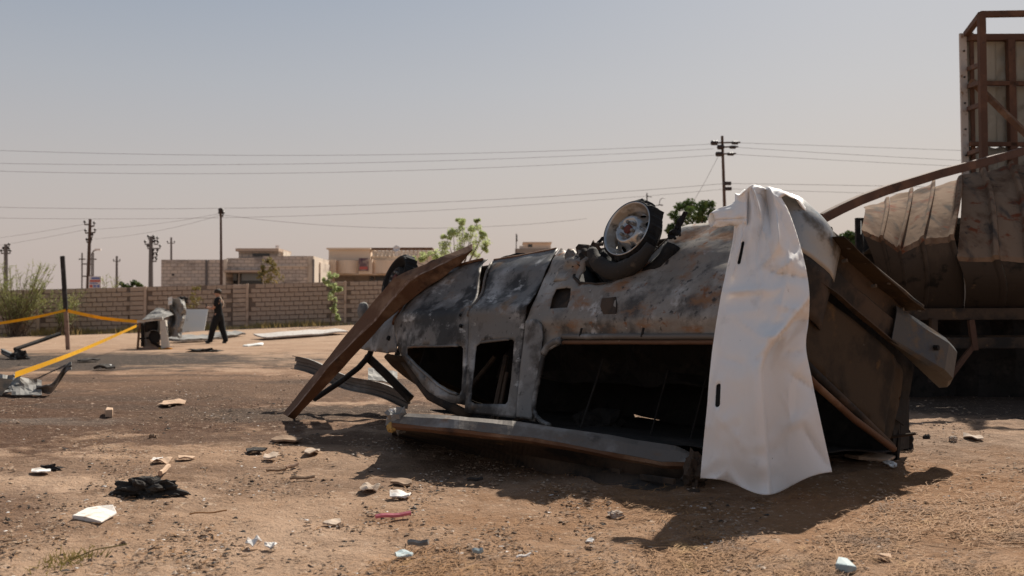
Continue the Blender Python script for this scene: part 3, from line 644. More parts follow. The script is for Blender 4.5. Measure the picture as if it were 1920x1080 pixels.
wispy('smaller wispy shrub in front of the wall behind the charred post', 90, 160, 545, 632, 40.2, 26, 6)
wispy('faint wispy sprig above the wall near the sign board', 190, 230, 515, 545, 47, 10, 8)
# dry grass along the wall foot
gm = MB(); rnd = random.Random(21)
for i in range(5200):
    s = rnd.uniform(-1, 17.5); k = noise.noise((s * .6, 2.2, 0)); 
    if rnd.random() > .55 + k: continue
    p2 = wp(s, rnd.uniform(.2, 1.0) if rnd.random() < .8 else rnd.uniform(.2, 2.0), 0); p2.z = gz(p2.x, p2.y)
    h = rnd.uniform(.06, .30) * (1 + k); d = VV((rnd.gauss(0, .3), rnd.gauss(0, .3), 1)) * h
    gm.add([p2 - VV((.018, 0, 0)), p2 + VV((.018, 0, 0)), p2 + d], [(0, 1, 2)])
tag(gm.ob('dry_grass', 'grass_dry'), 'dry yellow grass growing along the foot of the block wall', 'grass', kind='stuff')
# ------------------------------------------------------------------ overturned burnt van
U = VV((-math.sin(math.radians(40)), math.cos(math.radians(40)), -.025)).normalized()      # rear -> nose
rl = math.radians(22.5); Vh = VV((.766, .643, 0))
V = Vh * math.cos(rl) + VV((0, 0, -math.sin(rl))); V = (V - U * V.dot(U)).normalized()      # near side -> far side
W = U.cross(V); W = W if W.z > 0 else -W                                                   # roof -> belly (the van lies on its roof)
B = VV((1.34, 5.56, .77))
def P(u, v, w): return B + U * u + V * v + W * w
def prof(u, w):
    if w >= 0:
        v = -.045 * math.sin(math.pi * min(w / .6, 1)) + (.65 * max(0, w - .3) ** 2 if w < .68 else .0939 + .5 * (w - .68)) + .012 * ss((w - .29) / .03) * (w < .6)
    else: v = .17 * -w
    if u > 3.3: v += min(.30 * ((u - 3.3) / .9) ** 2, .10 + .22 * (u - 3.7) if u > 3.85 else 9)
    if u < .2: v += 1.6 * (.2 - u) ** 2
    v += .022 * noise.noise((u * 1.5, w * 2.3, 3)) + .010 * noise.noise((u * 4, w * 5, 8)) * (1 if w > -.05 else .4)
    return v
def onplane(px, py, o, n):
    r = ray(px, py); return CP + r * ((o - CP).dot(n) / r.dot(n))
def uw(px, py, off=0):
    v = 0; 
    for _ in range(14):
        q = onplane(px, py, B + V * (v + off), V) - B; u_, w_ = q.dot(U), q.dot(W); v = .5 * v + .5 * prof(u_, w_)
    return (u_, w_)
van = thing('burnt_van', (0.7, 7.3, 0), 'burnt out passenger van lying upside down on its crushed roof', 'van')
def side_panel(name, outl, holes, m, off=0, st=.045, solid=.008, extra=None, parent=van):
    O = [uw(*p) for p in outl]; Hs = [[uw(*p) for p in h] for h in holes]
    vs, fs = cdt(O, Hs, st)
    f = extra or (lambda u, w: 0)
    return ob(name, [P(u, prof(u, w) + off + f(u, w), w) for u, w in vs], fs, m, parent, smooth=True, solid=solid)
fd = [(914, 486), (905, 494), (891, 547), (881, 595), (879, 609), (878, 649), (875, 715), (873, 760), (845, 755), (821, 745), (806, 736), (794, 724), (775, 697), (760, 676), (748, 656), (742, 630),
      (740, 609), (749, 587), (764, 560), (784, 538), (795, 533), (804, 529), (831, 508), (862, 498), (889, 491)]
fdh = [(767, 652), (796, 650.5), (840, 650), (866, 649), (869, 654), (868, 700), (866, 730), (862, 741), (845, 736), (823, 723), (804, 706), (784, 689), (767, 672), (764, 668), (764, 655)]
def cave(u, w):                                              # panels sag where the fire softened them
    return .05 * math.exp(-((u - 3.0) / .35) ** 2 - ((w - .42) / .13) ** 2) + .055 * math.exp(-((u - 2.3) / .32) ** 2 - ((w - .46) / .12) ** 2) - .02 * math.exp(-((w - .26) / .05) ** 2)
fdo = side_panel('front_door', fd, [fdh], 'burnt_body', extra=cave)
md_ = [(927, 490), (915, 513), (902, 547), (886, 578), (882, 604), (881, 648), (877, 720), (874, 772), (883, 776), (929, 781), (970, 785), (973, 756), (977, 696), (984, 624), (987, 604), (993, 578), (1004, 551), (1018, 520), (1031, 496), (1049, 467), (1031, 471), (973, 482)]
mdh = [(896, 650), (905, 644), (938, 640), (963, 637.5), (967, 642), (965, 672), (961, 715), (955, 754), (951, 759), (892, 758), (886, 754), (887, 735), (891, 696), (894, 664)]
mdo = side_panel('sliding_door', md_, [mdh], 'burnt_body', off=-.012, extra=cave)
for (o_, lst) in ((fdo, [(866, 592), (866, 612)]), (mdo, [(974, 594), (960, 596)])):
    for p in lst:
        u_, w_ = uw(*p); MB().tube([P(u_, prof(u_, w_) - .02, w_), P(u_, prof(u_, w_) + .03, w_)], .014, 10).ob('handle_hole', 'slot_dark', o_)
def edge_tube(name, pts, r, m, parent, off=-.012, wig=.004):
    path = []
    for i in range(len(pts) - 1):
        for k in range(5):
            px = lerp(pts[i][0], pts[i + 1][0], k / 5); py = lerp(pts[i][1], pts[i + 1][1], k / 5); u_, w_ = uw(px, py)
            path.append(P(u_, prof(u_, w_) + off + cave(u_, w_) + wig * noise.noise((u_ * 9, w_ * 9, 0)), w_))
    return MB().tube(path, r, 6).ob(name, m, parent, smooth=True)
edge_tube('window_sill', fdh[:4], .010, 'rail_metal', fdo); edge_tube('door_edge', [(881, 595), (891, 547), (905, 494)], .011, 'rail_metal', fdo)
edge_tube('door_edge', [(886, 578), (902, 547), (915, 513), (927, 490)], .011, 'rail_metal', mdo, -.02); edge_tube('window_sill', mdh[1:4], .010, 'rail_metal', mdo, -.02)
edge_tube('sill_edge', [(804, 529), (831, 508), (862, 498), (889, 491), (912, 486)], .012, 'rust_beam', fdo); edge_tube('sill_edge', [(929, 489), (973, 482), (1031, 471), (1049, 467)], .012, 'rust_beam', mdo)
edge_tube('door_edge', [(740, 609), (749, 587), (764, 560), (784, 538)], .014, 'rust_beam', fdo, -.006)
edge_tube('window_frame', [(764, 668), (784, 689), (804, 706), (823, 723), (845, 736), (862, 741)], .013, 'burnt_body', fdo, -.004)
# rear quarter, wheel arch cut out
qt = [(1053, 466), (1033, 497), (1020, 521), (1007, 551), (996, 578), (990, 604), (987, 625), (981, 696), (977, 756), (975, 786), (1002, 790), (1001, 770), (1005, 745), (1011, 715), (1017, 690), (1021, 668), (1029, 655), (1041, 647), (1054, 643),
      (1200, 643), (1330, 643), (1392, 646), (1385, 760), (1380, 850), (1425, 860), (1422, 700), (1436, 560), (1462, 440), (1468, 400), (1440, 398), (1380, 405), (1327, 418), (1290, 421), (1273, 428), (1253, 447), (1230, 470), (1207, 495), (1180, 515), (1147, 530), (1117, 533), (1087, 530), (1076, 520), (1074, 500), (1062, 472)]
fill = [(1034, 556), (1041, 541), (1070, 540), (1070, 552), (1064, 577), (1030, 579)]
def qdent(u, w):
    return .03 * math.exp(-((u - .8) / .35) ** 2 - ((w - .5) / .1) ** 2) + .018 * noise.noise((u * 3, w * 3, 5)) + .009 * noise.noise((u * 8, w * 9, 2)) - .016 * math.exp(-((w - .17) / .025) ** 2) + .02 * ss((.13 - w) / .03) * (w > 0)
qto = side_panel('rear_quarter_panel', qt, [fill], 'burnt_rear', extra=qdent)
bx = [P(u_, prof(u_, w_) + .045, w_) for u_, w_ in [uw(*p) for p in [(1030, 536), (1076, 536), (1070, 582), (1024, 582)]]]
ob('fuel_flap_recess', bx, [(0, 1, 2, 3)], 'soot_rust', qto, solid=.006)
lt = [uw(*p) for p in [(1131, 561), (1157, 558), (1159, 572), (1156, 589), (1133, 590), (1128, 576)]]
ob('side_marker_recess', [P(u_, prof(u_, w_) + qdent(u_, w_) - .008, w_) for u_, w_ in lt] , [tuple(range(6))], 'soot_rust', qto, solid=.008)
side_panel('pillar', [(992, 605), (1013, 603), (1020, 612), (1021, 640), (1018, 670), (1012, 700), (1004, 740), (1001, 788), (977, 786), (979, 756), (983, 696), (989, 625)], [], 'ash_metal', off=-.016, st=.03,
           extra=lambda u, w: -.03 * math.cos(max(-1, min(1, (u - 1.86) / .09)) * 1.5), parent=qto)
wf = edge_tube('window_frame', [(1054, 643), (1041, 647), (1029, 655), (1021, 668), (1017, 690), (1011, 715), (1005, 745), (1003, 770), (1008, 782), (1018, 792), (1036, 800)], .018, 'burnt_body', qto, -.01)
wf2 = edge_tube('corner_trim', [(1054, 640), (1041, 644), (1029, 653), (1021, 666)], .026, 'ash_metal', qto, -.018)
edge_tube('belt_rail', [(1056, 632), (1130, 632), (1240, 632), (1330, 632), (1400, 634)], .020, 'rail_metal', qto, -.006, .004)
edge_tube('belt_rail', [(1056, 642), (1130, 642), (1240, 642), (1330, 642), (1400, 644)], .015, 'rust_beam', qto, -.002, .006)
for px in (1092, 1208): 
    u_, w_ = uw(px, 622); MB().tube([P(u_, prof(u_, w_) - .012, w_ - .04), P(u_, prof(u_, w_) - .014, w_ + .02)], .008, 6).ob('trim_clip', 'soot', qto)
edge_tube('arch_lip', [(1074, 500), (1076, 520), (1087, 530), (1117, 533), (1147, 530), (1180, 515), (1207, 495), (1230, 470), (1253, 447), (1273, 428)], .012, 'soot_rust', qto, .004, .012)
# wheel house behind the arch
arch = [uw(*p) for p in [(1066, 470), (1074, 500), (1076, 520), (1087, 530), (1117, 533), (1147, 530), (1180, 515), (1207, 495), (1230, 470), (1253, 447), (1273, 428)]]
vs = []; 
for (u_, w_) in arch:
    for k in range(4): vs.append(P(u_, prof(u_, w_) + .01 + k * .11, w_ - .02 * k))
fs = [(i * 4 + j, i * 4 + j + 1, (i + 1) * 4 + j + 1, (i + 1) * 4 + j) for i in range(len(arch) - 1) for j in range(3)]
ob('wheel_house', vs, fs, 'soot', van, smooth=True, solid=.01)
ob('wheel_house_back', [P(u_, .40, w_) for u_, w_ in arch] + [P(arch[-1][0], .40, .86), P(arch[0][0], .40, .86)], [tuple(range(len(arch) + 2))], 'soot', van, solid=.01)
# torn rusty metal between sliding door and wheel
MB().grid(lambda a, b: P(lerp(1.86, 1.60, a) , .02 + .05 * noise.noise((a * 5, b * 4, 1)) + .05 * b, lerp(.50, .78 - .05 * a + .04 * noise.noise((a * 8, 1, 1)), b)), 10, 10)  .ob('torn_sill', 'burnt_rear', van, smooth=True, solid=.008)
MB().grid(lambda a, b: P(lerp(1.76, 1.50, a) , .06 + .09 * noise.noise((a * 6, b * 6, 4)), lerp(.62, .80 + .05 * noise.noise((a * 9, 3, 1)), b)), 8, 8).ob('torn_sill', 'soot_rust', van, smooth=True, solid=.008)

def wheel(name, u, v, w, steer, rad, tyre_seed, label, mr='rim_metal', mb_='rim_barrel'):
    nrm = (-V * math.cos(steer) + U * math.sin(steer)).normalized()
    c = P(u, v, w)
    hub = bpy.data.objects.new(name, None); C.objects.link(hub); hub.parent = van; hub.location = c - org(van); ORG[hub.name] = c
    hub.empty_display_size = .1
    if label: hub['label'] = label
    q = W - nrm * W.dot(nrm); q.normalize(); k = nrm.cross(q)
    def M3(x, y, h): return c + q * y + k * x + nrm * h
    R_ = rad
    rp_ = [(R_ * .74, -.055), (R_ * .78, -.030), (R_ * .80, -.02), (R_ * .86, -.012), (R_ * .90, .01), (R_ * .965, .022), (R_ * 1.0, .03), (R_ * 1.03, .022), (R_ * 1.02, .0), (R_ * .93, -.02), (R_ * .90, -.08), (R_ * .93, -.10), (R_ * 1.0, -.105)]
    vs, fs = lathe(rp_, c, nrm, 56); rim = ob('rim', vs, fs, mb_, hub, smooth=True)
    vs, fs = lathe([(R_ * .955, .024), (R_ * .985, .036), (R_ * 1.015, .036), (R_ * 1.03, .024)], c, nrm, 56); ob('rim_flange', vs, fs, mr, hub, smooth=True)
    # dished disc with vent holes
    holes = []
    for i in range(8):
        a = 2 * math.pi * (i + .5) / 8; hc = (math.cos(a) * R_ * .655, math.sin(a) * R_ * .655); e1 = VV((math.cos(a), math.sin(a))); e2 = VV((-math.sin(a), math.cos(a)))
        holes.append([tuple(VV(hc) + e1 * math.cos(b) * R_ * .075 + e2 * math.sin(b) * R_ * .135) for b in [2 * math.pi * j / 14 for j in range(14)]])
    outer = [(math.cos(a) * R_ * .80, math.sin(a) * R_ * .80) for a in [2 * math.pi * j / 48 for j in range(48)]]
    v2, f2 = cdt(outer, holes, R_ * .07)
    def dish(r):
        r /= R_
        if r < .36: return .012
        if r < .46: return lerp(.012, .028, ss((r - .36) / .10))
        if r < .50: return .028
        if r < .56: return lerp(.028, -.028, ss((r - .50) / .06) if r < .56 else 1)
        return lerp(-.028, -.058, ss((r - .56) / .22))
    ob('wheel_disc', [M3(x, y, dish(math.hypot(x, y))) for x, y in v2], f2, mr, hub, smooth=True, solid=.006)
    vs, fs = lathe([(.001, -.075), (R_ * .8, -.085), (R_ * .85, -.10)], c, nrm, 32); ob('brake_drum', vs, fs, 'rim_hole', hub)
    vs, fs = lathe([(R_ * .17, .006), (R_ * .165, .026), (R_ * .12, .030), (.001, .029)], c, nrm, 20); ob('hub_cap', vs, fs, 'hub_red', hub, smooth=True)
    for i in range(6):
        a = 2 * math.pi * i / 6 + .3; o0 = M3(math.cos(a) * R_ * .27, math.sin(a) * R_ * .27, .008); MB().tube([o0, o0 + nrm * .028, o0 + nrm * .034], [.0125, .0125, .006], 6).ob('wheel_nut', 'ash_metal', hub)
    # burnt tyre carcass hugging the rim
    n_ = 90; vs = []; rn = random.Random(tyre_seed)
    for i in range(n_):
        a = 2 * math.pi * i / n_; rag = .022 * noise.noise((math.cos(a) * 2.2 + tyre_seed, math.sin(a) * 2.2, 0)) + .012 * noise.noise((math.cos(a) * 11, math.sin(a) * 11, tyre_seed)) + (.014 if rn.random() < .06 else 0)
        Ro = R_ * 1.105 + rag
        for r, h in ((R_ * .985, .028), (R_ * 1.05, .036), (Ro, .012 + .01 * rn.random()), (Ro + .008, -.035), (Ro + .004 + .01 * rn.random(), -.07), (R_ * 1.0, -.09)):
            vs.append(M3(math.cos(a) * r, math.sin(a) * r, h))
    fs = [(i * 6 + j, ((i + 1) % n_) * 6 + j, ((i + 1) % n_) * 6 + j + 1, i * 6 + j + 1) for i in range(n_) for j in range(5)]
    ob('tyre', vs, fs, 'rubber', hub)
    return hub
wheel('wheel', 1.21, .0, .835, 0, .196, 2, 'bare rear wheel with grey rim and charred tyre ring')
q_ = onplane(744, 522, B + V * .20, V) - B
wheel('wheel', q_.dot(U), .20, q_.dot(W), .15, .20, 5, 'dark front wheel half hidden behind the beam', 'rubber_dust', 'soot')
# collapsed tyre lying in the arch + rags of rubber
pts = []
for i in range(22):
    a = lerp(-2.75, -.45, i / 21); pts.append(P(1.21 - math.cos(a) * .30 , -.015 + .02 * math.sin(a * 3), .80 + math.sin(a) * .265 + .03 * noise.noise((a * 2, 1, 0))))
MB().tube(pts, [.035 + .03 * math.sin(math.pi * i / 21) + .008 * noise.noise((i * .7, 0, 0)) for i in range(22)], 9).ob('tyre_shred', 'rubber_dust', van, smooth=True)
pts = []
for i in range(22):
    a = lerp(-2.9, -.2, i / 21); pts.append(P(1.2 - math.cos(a) * .33, .10, .80 + math.sin(a) * .30))
MB().tube(pts, [.06 + .012 * noise.noise((i * .9, 4, 0)) for i in range(22)], 8).ob('tyre_shred', 'rubber', van, smooth=True)
for (u_, w_, h, wd) in ((1.58, .78, .14, .05), (.86, .86, .17, .055), (.90, .84, .08, .07)):
    MB().grid(lambda a, b: P(u_ + (a - .5) * wd * (1 - .4 * b) + .02 * math.sin(b * 4), .10 + .03 * noise.noise((a * 4, b * 4, u_)), w_ - .05 + b * h + .02 * noise.noise((a * 6, u_, 0))), 5, 7).ob('rubber_rag', 'rubber', van, solid=.012)
# belly: floor pan, chassis rails, silencer
MB().grid(lambda a, b: P(lerp(0, 3.9, a), lerp(.30, 1.7, b), lerp(.95, .80, a) + .012 * noise.noise((a * 9, b * 5, 0))), 30, 10).ob('floor_pan', 'soot_rust', van, smooth=True, solid=.02)
MB().bar(P(0, .45, .80), P(3.7, .45, .80), .09, .10, W).ob('chassis_rail', 'soot_rust', van, bevel=.01); MB().bar(P(0, 1.3, .80), P(3.7, 1.3, .80), .09, .10, W).ob('chassis_rail', 'soot_rust', van, bevel=.01)
MB().tube([P(1.21, .1, .80), P(1.21, 1.65, .80)], .045, 10).ob('rear_axle', 'soot', van, smooth=True)
vs, fs = blob(P(2.62, .30, .80), .16, (1.0, .8, .55), .3, 2, 4); ob('silencer', vs, fs, 'soot', van, smooth=True)
MB().grid(lambda a, b: P(lerp(2.35, 2.95, a), .22 + .1 * b, .79 + .085 * math.sin(math.pi * a) ** .6 * (1 - .3 * b) + .012 * noise.noise((a * 7, b * 3, 0))), 14, 4).ob('heat_shield', 'rubber', van, solid=.012)
MB().tube([P(3.4, .3, .78), P(3.8, .3, .82), P(4.0, .5, .78)], .05, 8).ob('suspension_arm', 'soot', van, smooth=True)
MB().grid(lambda a, b: P(lerp(3.4, 3.75, a), lerp(.08, .2, b), .72 + .10 * math.sin(math.pi * a)), 8, 4).ob('sill_bracket', 'soot', van, solid=.02)
# far side, sunk in the ground, and its torn lower edge
fsd = [(0, -.30), (.55, -.34), (.9, -.34), (1.35, -.36), (2.2, -.36), (3.0, -.3), (3.7, -.15), (4.0, .1), (3.95, .5), (3.6, .75), (.1, .78)]
gap = []
for px, py in ((1188, 776), (1204, 781), (1236, 787), (1238, 798), (1224, 806), (1197, 803)):
    q_ = onplane(px, py, B + V * 1.74, V) - B; gap.append((q_.dot(U), q_.dot(W)))
v2, f2 = cdt(fsd, [gap], .10); ob('far_side_panel', [P(u_, 1.74 - (.8 * prof(u_, w_) if w_ > 0 else 0), w_) for u_, w_ in v2], f2, 'soot', van, smooth=True, solid=.01)
# nose
fe = [(742, 640), (742, 660), (720, 661), (690, 657), (673, 653), (667, 645), (678, 630), (690, 617), (705, 607), (722, 600), (734, 588), (745, 580), (740, 610)]
feo = side_panel('front_fender', fe, [], 'ash_metal', off=.01, st=.04)
u_, w_ = uw(729, 634); MB().tube([P(u_, prof(u_, w_) - .012, w_), P(u_, prof(u_, w_) + .05, w_)], .022, 10).ob('lamp_hole', 'slot_dark', feo)
MB().grid(lambda a, b: P(lerp(3.62, 4.22 - .12 * (2 * b - 1) ** 2, a), lerp(.10 + .3 * max(0, a - .3) ** 2, 1.66, b), lerp(-.05, -.02, a) - .10 * math.sin(math.pi * b) + .02 * noise.noise((a * 5, b * 5, 7))), 12, 14).ob('bonnet', 'hatch_metal', van, smooth=True, solid=.008)
MB().grid(lambda a, b: P(4.20 - .10 * (2 * a - 1) ** 2 - .12 * b, lerp(.32, 1.6, a), lerp(-.04, .5, b)), 12, 8).ob('nose_panel', 'soot_rust', van, smooth=True, solid=.01)
MB().grid(lambda a, b: P(lerp(3.66, 4.05, a), .22 + .05 * a, lerp(.1, .62 - .2 * a, b)), 6, 6).ob('inner_fender', 'soot', van, solid=.01)
MB().grid(lambda a, b: P(3.62, lerp(.3, 1.6, a), lerp(-.1, .75, b)), 8, 6).ob('bulkhead', 'soot', van, solid=.01)
vs, fs = blob(at(681, 583, 9.6), .075, (.75, .7, 1.15), .12, 2, 3); ob('wing_mirror', vs, fs, 'scrap_grey', van, smooth=True)
MB().tube([at(681, 590, 9.6), at(700, 612, 9.3), at(716, 622, 9.0)], .014, 6).ob('mirror_arm', 'soot', van)
MB().tube([at(688, 668, 9.3), at(722, 700, 9.2), at(770, 748, 9.1)], .045, 6).ob('windscreen_pillar', 'soot', van)
MB().tube([at(746, 662, 8.7), at(775, 702, 8.4), at(806, 742, 8.15), at(845, 762, 7.85), at(878, 780, 7.6)], [.03, .035, .04, .04, .04], 8).ob('windscreen_pillar', 'soot_rust', van, smooth=True)
MB().tube([at(702, 640, 9.2), at(692, 668, 9.2), at(672, 690, 9.3), at(640, 715, 9.4), at(610, 735, 9.5), at(590, 748, 9.6)], .028, 7).ob('charred_hose', 'rubber', van, smooth=True)
def chan(nm, p0, p1, wd, lip, m, upv=VV((0, 0, 1)), toward=VV((0, -1, 0))):
    d = (p1 - p0).normalized(); a = upv - d * upv.dot(d); a.normalize(); t_ = toward - d * toward.dot(d); t_.normalize(); vs = []
    sec = [(lip, wd / 2), (0, wd / 2), (0, wd / 6), (-.02, wd / 8), (-.02, -wd / 8), (0, -wd / 6), (0, -wd / 2), (lip, -wd / 2)]
    n_ = 14
    for i in range(n_ + 1):
        c_ = p0.lerp(p1, i / n_) + VV((0, 0, .02 * math.sin(i * .7)))
        for (s_, h_) in sec: vs.append(c_ + t_ * s_ + a * h_)
    k = len(sec); fs = [(i * k + j, (i + 1) * k + j, (i + 1) * k + j + 1, i * k + j + 1) for i in range(n_) for j in range(k - 1)]
    return ob(nm, vs, fs, m, van, solid=.007)
chan('front_bumper', at(553, 680, 10.2), at(766, 752, 9.2), .13, .05, 'rail_metal')
MB().grid(lambda a, b: at(lerp(690, 745, a), lerp(690, 712, b) + 8 * a + 6 * noise.noise((a * 3, b * 3, 1)), 9.9 - .4 * b), 6, 5).ob('splash_plate', 'scrap_grey', van, solid=.008)
# roof shell torn loose and lying on the ground in front
RL = gp(738, 812); RR = gp(1306, 922); rd = (RR - RL); rdn = VV((rd.x, rd.y, 0)).normalized(); rout = VV((rdn.y, -rdn.x, 0)); rout = rout if rout.y < 0 else -rout
def tab1(tb, x):
    for (x0, y0), (x1, y1) in zip(tb, tb[1:]):
        if x <= x1: return lerp(y0, y1, (x - x0) / (x1 - x0))
    return tb[-1][1]
TOPY = [(735, 775), (850, 780), (960, 790), (1130, 814), (1270, 838), (1312, 858)]; LIPY = [(735, 804), (850, 815), (1000, 832), (1140, 858), (1240, 877), (1290, 879), (1312, 874)]
DEP = [(735, 6.12), (850, 5.90), (960, 5.74), (1130, 5.74), (1312, 5.52)]; GRY = [(735, 812), (850, 840), (1000, 880), (1180, 914), (1312, 922)]
nJ = 11
def roofpt(a, j):
    px = lerp(735, 1312, a); ty, ly, D = tab1(TOPY, px), tab1(LIPY, px), tab1(DEP, px); G = gp(px, tab1(GRY, px))
    n1 = noise.noise((a * 9, j * .6, 2)); n2 = noise.noise((a * 26, j * .8, 6)); py = lambda y, d: at(px, y + 1.6 * n1 + .7 * n2, d + .012 * n1 + .006 * n2)
    lip = py(ly, D + .03)
    return [G + VV((0, 0, -.01)), G.lerp(at(px, ly + 6, D + .25), .6), lip, py(ly - 5, D), py(ly - 11, D + .004), py(lerp(ly - 11, ty, .7), D + .06), py(ty, D + .11), py(ty, D + .2) - VV((0, 0, .02)), py(ty, D + .42) - VV((0, 0, .09)), G + VV((.35, .4, .07)), G + VV((.7, .9, .04))][j]
nA = 64; vs = [roofpt(i / nA, j) for i in range(nA + 1) for j in range(nJ)]
def strip(j0, j1, nm, m):
    sel = list(range(j0, j1 + 1)); k = len(sel); vv = [vs[i * nJ + j] for i in range(nA + 1) for j in sel]
    return ob(nm, vv, [(i * k + j, (i + 1) * k + j, (i + 1) * k + j + 1, i * k + j + 1) for i in range(nA) for j in range(k - 1)], m, van, smooth=False, solid=.006)
strip(0, 2, 'roof_skin', 'soot_rust'); strip(2, 4, 'roof_gutter', 'rust_beam'); strip(4, 8, 'roof_rail', 'rail_metal'); strip(8, 10, 'roof_lining', 'soot')
for k in range(7):
    a = .1 + k * .13; MB().bar(RL + rd * a + rout * .03 + VV((0, 0, .03)), RL + rd * (a + .08) + rout * .035 + VV((0, 0, .04)), .02, .03).ob('roof_seam_tab', 'soot_rust', van)
vs, fs = blob(at(748, 790, 6.18), .062, (1.1, .8, 1.1), .5, 3, 6); ob('crumpled_roof_end', vs, fs, 'scrap_grey', van)
vs, fs = blob(at(741, 771, 6.30), .03, (1.3, .8, .6), .5, 3, 9); ob('crumpled_roof_end', vs, fs, 'white_scrap', van)
vs, fs = blob(at(735, 801, 6.15), .032, (1, 1, 1), .25, 3, 2); ob('foam_lump', vs, fs, 'yellow_foam', van)
vs, fs = blob(at(1302, 888, 5.5), .085, (.7, 1, 1.15), .45, 3, 12); ob('crumpled_roof_end', vs, fs, 'soot_rust', van)
MB().grid(lambda a, b: RL + rd * lerp(.02, .99, a) + rout * lerp(-.30, -1.9, b) + VV((0, 0, .17 - .11 * b + .03 * noise.noise((a * 6, b * 5, 1)))), 20, 12).ob('roof_panel', 'soot', van, solid=.008)
# what is left of the inside
for (a, b_, r) in (((2.32, .22, -.58), (2.45, .26, .02), .022), ((2.24, .2, -.58), (2.36, .24, -.12), .014), ((2.15, .3, -.58), (2.22, .32, .05), .03), ((3.2, .5, -.3), (2.9, .5, .1), .02), ((1.5, .3, -.62), (1.45, .3, .02), .008), ((1.05, .5, -.62), (1.03, .5, .02), .006), ((.8, .6, -.62), (.8, .62, .02), .006)):
    MB().tube([P(*a), P(*b_)], r, 6).ob('seat_frame' if r > .01 else 'wire_rod', 'soot_rust' if r > .01 else 'soot', van)
vs, fs = blob(P(1.75, .7, -.35), .14, (1.3, 1, .9), .35, 2, 3); ob('seat_remains', vs, fs, 'soot', van)
vs, fs = blob(P(.45, .9, -.42), .2, (1.3, 1, .6), .35, 2, 5); ob('seat_remains', vs, fs, 'soot', van)
MB().grid(lambda a, b: P(lerp(0.4, 3.5, a), 1.05 + .2 * noise.noise((a * 8, b * 3, 2)), lerp(.1, .72, b)), 20, 6).ob('seat_row', 'soot', van, solid=.02)
# ---- tail end: hatch, beam, bumper
def vw(px, py, u): q = onplane(px, py, B + U * u, U) - B; return (q.dot(V), q.dot(W))
ht = [vw(px, py, -.06) for px, py in [(1462, 520), (1500, 528), (1530, 552), (1560, 578), (1596, 604), (1640, 642), (1694, 686), (1699, 700), (1692, 760), (1680, 815), (1668, 836), (1600, 772), (1545, 716), (1510, 682), (1462, 645)]]
v2, f2 = cdt(ht, [], .05)
hto = ob('tailgate', [P(-.06 - .035 * math.sin(math.pi * min(1, max(0, (v_ - .1) / 1.5))) + .012 * noise.noise((v_ * 3, w_ * 3, 6)) + .03 * ss((v_ - 1.35) / .02), v_, w_) for v_, w_ in v2], f2, 'hatch_metal', van, smooth=True, solid=.01)
p_ = [P(-.09, *vw(px, py, -.09)) for px, py in [(1500, 672), (1530, 702), (1600, 768), (1672, 838)]]
MB().tube(p_, .028, 8).ob('tailgate_rail', 'soot_rust', hto, smooth=True)
p_ = [P(-.12, *vw(px, py, -.12)) for px, py in [(1500, 690), (1530, 722), (1600, 785), (1676, 842)]]
MB().tube(p_, .022, 8).ob('tailgate_rail', 'rust_beam', hto, smooth=True)
MB().tube([at(1650, 822, 6.6), at(1716, 813, 6.4)], .010, 6).ob('hinge_pin', 'soot_rust', hto)
MB().grid(lambda a, b: at(lerp(1672, 1702, a), lerp(700, 846, b) - 6 * a, lerp(6.55, 6.75, a)), 4, 8).ob('tailgate_edge', 'soot', hto, solid=.02)
# bumper channel
def bpt(v, s_, h): return P(-.10 - s_, v, .645 + h - .035 * v)
sec = [(.14, .15), (.0, .155), (-.015, .05), (.02, .02), (.0, -.10), (.02, -.125), (.06, -.125)]
def chanv(nm, v0, v1, js, m, par, n_=24, taper=0):
    vs = []
    for i in range(n_ + 1):
        v = lerp(v0, v1, i / n_); k = 1 - taper * ss((i / n_ - .6) / .4)
        for j in js: s_, h = sec[j]; vs.append(bpt(v, s_ * (1 + .06 * math.sin(v * 5)) + .010 * noise.noise((v * 3, j, 1)), h * k + .008 * noise.noise((v * 5, j, 5))))
    k = len(js); return ob(nm, vs, [(i * k + j, (i + 1) * k + j, (i + 1) * k + j + 1, i * k + j + 1) for i in range(n_) for j in range(k - 1)], m, par, solid=.007)
bmp = chanv('rear_bumper', .28, 1.30, [0, 1], 'hatch_metal', van)
chanv('bumper_web', .28, 1.55, [1, 2, 3, 4], 'soot_rust', bmp); chanv('bumper_lip', .28, 1.62, [4, 5, 6], 'soot_rust', bmp)
for v in (.5, .85, 1.2): MB().tube([bpt(v, .02, .11), bpt(v, .05, .115)], .012, 8).ob('bolt', 'rail_metal', bmp)
for v in (.42, .9, 1.3): MB().tube([bpt(v, .1, .145), bpt(v, .1, .16)], .012, 8).ob('bolt', 'rail_metal', bmp)
ec = [(1.14, -.02), (1.40, .045), (1.62, .095), (1.76, .085), (1.86, .02), (1.88, -.06)]
vs = []
for h in (-.14, -.12, .06, .10, .105):
    for v, s_ in ec: vs.append(bpt(v, (s_ + .06) * (1 if -.13 < h < .08 else .80) - (.06 if h > .1 else 0), h + .02 * (1.6 - v)))
fs = [(j * 6 + i, j * 6 + i + 1, (j + 1) * 6 + i + 1, (j + 1) * 6 + i) for j in range(4) for i in range(5)]
fs.append(tuple(range(5, -1, -1)))
ob('bumper_end', vs, fs, 'blue_steel', bmp, solid=.008, bevel=.006)
MB().tube([bpt(1.5, .13, -.02), bpt(1.5, .158, -.02)], .018, 7).ob('bumper_hole', 'slot_dark', bmp)
